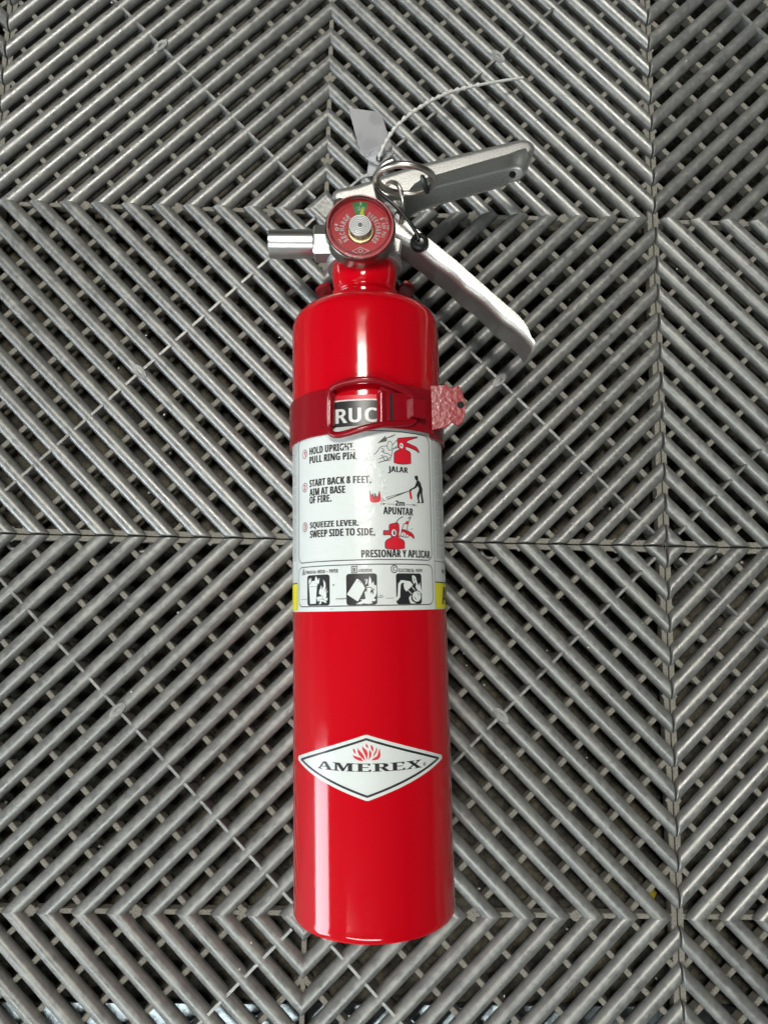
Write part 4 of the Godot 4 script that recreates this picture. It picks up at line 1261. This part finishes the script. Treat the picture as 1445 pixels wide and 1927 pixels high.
	s.slab(fork, -0.9, 0.9, 0.3, Basis(Vector3.RIGHT, Vector3.BACK, Vector3.UP), Vector3(0, 0, -140.6))
	obj("neck_fork", s, M.strap, root, 34.0)


# ---------------------------------------------------------------- tamper seal: grey flag and barbed string
func build_seal(root: Node3D) -> void:
	var s := Soup.new()
	plate(s, [Vector3(-7.6, 7, -259.4), Vector3(-6.8, 7, -260.3), Vector3(-5.4, 7, -260.6), Vector3(8.0, 8, -257.9), Vector3(11.0, 8, -255.9), Vector3(13.0, 9, -251.0), Vector3(18.4, 15, -226.2), Vector3(17.0, 16, -223.4), Vector3(0.6, 15, -224.4), Vector3(-1.2, 15, -226.0)], 1.0)
	var flag := obj("flag", s, M.tag, root, 30.0)
	s = Soup.new()
	plate(s, [Vector3(1.8, 17, -221.2), Vector3(4.0, 20, -223.2), Vector3(6.6, 21, -224.8), Vector3(10.4, 21, -224.9), Vector3(17.7, 17.4, -224.3), Vector3(10.9, 19, -214.8)], 1.0)
	s.tube([Vector3(3.6, 20.2, -222.4), Vector3(6.4, 21.6, -224.6), Vector3(10.6, 21.6, -224.8), Vector3(13.6, 20.4, -223.6)], 0.4, 8, false, 2)
	plate(s, [Vector3(3.7, 14, -221.6), Vector3(12.0, 16.4, -216.6), Vector3(9.1, 16, -211.4), Vector3(2.3, 13, -212.6)], 0.9)
	s.tube([Vector3(3.0, 13.2, -213.6), Vector3(-1.4, 12.0, -212.2)], 1.1, 8)
	obj("seal_head", s, M.tag, root, 30.0)
	s = Soup.new()
	s.lathe([[0.0, 0.7], [1.8, 0.7], [1.8, 0.2], [0.0, 0.2]], Vector3(9.6, 20.3, -219.4), Vector3(-0.08, 0.93, 0.35), 20)
	obj("seal_hole", s, M.hole, root)
	var pts := [Vector3(9.4, 19.5, -218.6), Vector3(9.9, 24.0, -218.6), Vector3(12.2, 25, -223.6), Vector3(17.3, 24, -233.6), Vector3(24.3, 23, -242.0), Vector3(32.3, 21, -249.8), Vector3(42.1, 19, -257.5), Vector3(53.5, 16, -265.0), Vector3(70.1, 13, -271.5), Vector3(86.9, 10, -277.0), Vector3(98.4, 8, -280.4)]
	s = Soup.new()
	s.tube(pts, 0.85, 10, false, 2)
	var run := 0.0
	for i in range(1, pts.size() - 1):
		var a: Vector3 = pts[i]
		var b: Vector3 = pts[i + 1]
		var l := a.distance_to(b)
		while run < l:
			if i < 8:
				s.lathe([[0.0, -1.3], [0.8, -1.3], [1.45, 0.9], [1.2, 1.25], [0.0, 1.3]], a.lerp(b, run / l) + Vector3(0, 0.15, 0), (b - a) + Vector3(0.4, 0.3, 0), 10)
			run += 4.6
		run -= l
	obj("barbed_string", s, M.tag_string, root, 50.0)


# ---------------------------------------------------------------- the garage round it, outside the picture
func build_garage() -> void:
	var s := Soup.new()
	# left wall with the open doorway that the paint mirrors
	s.box(Vector3(-4550, 1225, -1200), Vector3(100, 2450, 4700))
	s.box(Vector3(-4550, 2225, 2250), Vector3(100, 450, 2200))
	s.box(Vector3(-4550, 1225, 3625), Vector3(100, 2450, 550))
	tag(obj("garage_wall", s, M.wall), "pale garage wall with an open doorway on the left, outside the picture", "wall", "structure")
	s = Soup.new()
	s.box(Vector3(2050, 1225, 200), Vector3(100, 2450, 7600))
	s.box(Vector3(-1250, 1225, -3550), Vector3(6500, 2450, 100))
	tag(obj("garage_wall", s, M.dark_wall), "dark closed garage walls to the right and beyond the lever end, outside the picture", "wall", "structure")
	s = Soup.new()
	s.box(Vector3(-1250, 1225, 3950), Vector3(6500, 2450, 100))
	tag(obj("garage_wall", s, M.wall), "pale closed garage wall behind the photographer, outside the picture", "wall", "structure")
	s = Soup.new()
	s.box(Vector3(-1250, 2510, 200), Vector3(6800, 120, 7700))
	tag(obj("ceiling", s, M.ceiling), "plain pale garage ceiling overhead, outside the picture", "ceiling", "structure")
	s = Soup.new()
	s.box(Vector3(-1250, -62, 2125), Vector3(6600, 120, 3740))
	s.box(Vector3(-14600, -66, 0), Vector3(20000, 120, 40000))
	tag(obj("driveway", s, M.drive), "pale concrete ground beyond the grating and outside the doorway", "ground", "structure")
	s = Soup.new()
	s.box(Vector3(-400, 1.0, 325), Vector3(3000, 3.0, 150), 0.6)
	tag(obj("metal_sill", s, M.sill), "shiny pale metal strip under the grating along the bottom edge of the picture", "strip")
	ceiling_lamp(Vector3(-0.40, 2.45, -0.68), Vector2(0.5, 0.56), LAMP_FRONT, Color(1.0, 0.985, 0.95), "ceiling lamp over the lever end of the extinguisher")
	ceiling_lamp(Vector3(-0.9, 2.45, 1.68), Vector2(2.2, 0.3), LAMP_BACK, Color(0.97, 1.0, 0.99), "long ceiling lamp behind the photographer")


const LAMP_FRONT := 2.5
const LAMP_BACK := 2.5


func ceiling_lamp(at: Vector3, size: Vector2, energy: float, tint: Color, what: String) -> void:
	var t := thing("ceiling_lamp", "flat rectangular white " + what + ", outside the picture", "lamp", at)
	var s := Soup.new()
	s.box(Vector3(0, -22, 0), Vector3(size.x * 1000 + 40, 44, size.y * 1000 + 40), 4.0)
	obj("housing", s, M.ceiling, t)
	s = Soup.new()
	s.box(Vector3(0, -45.5, 0), Vector3(size.x * 1000, 3, size.y * 1000))
	var glow := mat(0.8, 0.8, 0.8, 0.6)
	glow.emission_enabled = true
	glow.emission = tint
	glow.emission_energy_multiplier = 1.5
	obj("diffuser", s, glow, t)
	var l := AreaLight3D.new()
	l.name = "lamp_light"
	l.area_size = size
	l.light_color = tint
	l.light_energy = energy
	l.shadow_enabled = true
	l.position = Vector3(0, -0.05, 0)
	l.rotation = Vector3(-PI / 2.0, 0, 0)
	t.add_child(l)


func build_litter() -> void:
	var rng := RandomNumberGenerator.new()
	rng.seed = 4
	var s := Soup.new()
	for i in 260:
		var at := Vector3(rng.randf_range(-420, 80), 0.5, rng.randf_range(-360, 245))
		s.box(at, Vector3(rng.randf_range(0.5, 1.6), rng.randf_range(0.4, 1.0), rng.randf_range(0.5, 1.4)), 0.0, Basis(Vector3.UP, rng.randf() * TAU))
	for i in 40:
		var at := Vector3(rng.randf_range(-420, 80), 18.2, rng.randf_range(-360, 245))
		s.box(at, Vector3(rng.randf_range(0.4, 1.1), 0.4, rng.randf_range(0.4, 0.9)), 0.0, Basis(Vector3.UP, rng.randf() * TAU))
	var g := obj("grit", s, M.grit)
	tag(g, "pale crumbs of grit scattered on the concrete under the grating", "grit", "stuff")
	s = Soup.new()
	plate(s, [Vector3(-11.5, 1.6, 190.5), Vector3(-8.5, 2.8, 189.6), Vector3(-6.2, 2.0, 192.2), Vector3(-7.6, 1.2, 195.6), Vector3(-10.6, 1.8, 194.6)], 0.5)
	tag(obj("leaf_scrap", s, M.leaf), "yellow scrap of leaf on the concrete near the lower right tile joint", "leaf")


func _ready() -> void:
	var cam := Camera3D.new()
	cam.name = "camera"
	cam.fov = 71.56
	cam.near = 0.02
	cam.far = 200.0
	cam.transform = Transform3D(Basis(Vector3(0.99963847, 0.02074331, -0.01710696), Vector3(-0.01970431, 0.13227932, -0.99101661), Vector3(-0.01829406, 0.99099541, 0.13264023)).orthonormalized(), Vector3(-0.169086, 0.418197, 0.037457))
	add_child(cam)
	cam.current = true
	var env := Environment.new()
	env.background_mode = Environment.BG_SKY
	var sky := Sky.new()
	var ps := ProceduralSkyMaterial.new()
	ps.sky_top_color = Color(0.84, 0.88, 0.92)
	ps.sky_horizon_color = Color(0.92, 0.95, 0.98)
	ps.ground_horizon_color = Color(0.6, 0.6, 0.6)
	ps.ground_bottom_color = Color(0.4, 0.4, 0.4)
	ps.sky_curve = 0.2
	ps.energy_multiplier = 9.0
	sky.sky_material = ps
	env.sky = sky
	env.tonemap_mode = Environment.TONE_MAPPER_LINEAR
	env.tonemap_exposure = 1.7
	env.sdfgi_enabled = true
	env.ssao_enabled = true
	env.ssil_enabled = true
	var we := WorldEnvironment.new()
	we.name = "environment"
	we.environment = env
	add_child(we)
	var sun := DirectionalLight3D.new()
	sun.name = "overcast_sun"
	sun.light_energy = 0.3
	sun.light_angular_distance = 20.0
	sun.light_color = Color(1.0, 0.98, 0.95)
	sun.shadow_enabled = true
	sun.rotation = Vector3(deg_to_rad(-55), deg_to_rad(-100), 0)
	add_child(sun)

	make_materials()
	build_garage()
	build_floor()
	var place := Vector3(-0.1701, 0.018, 0.0)
	build_extinguisher(thing("fire_extinguisher", "red fire extinguisher with aluminium lever and gauge lying on the grey grating", "fire extinguisher", place, 0.0358))
	build_bracket(thing("mounting_bracket", "dark red metal strap bracket with wire buckle clamped round the red cylinder", "bracket", place, 0.0358))
	build_seal(thing("tamper_seal", "grey plastic flag seal with pale barbed string beside the aluminium lever", "seal", place, 0.0358))
	build_litter()
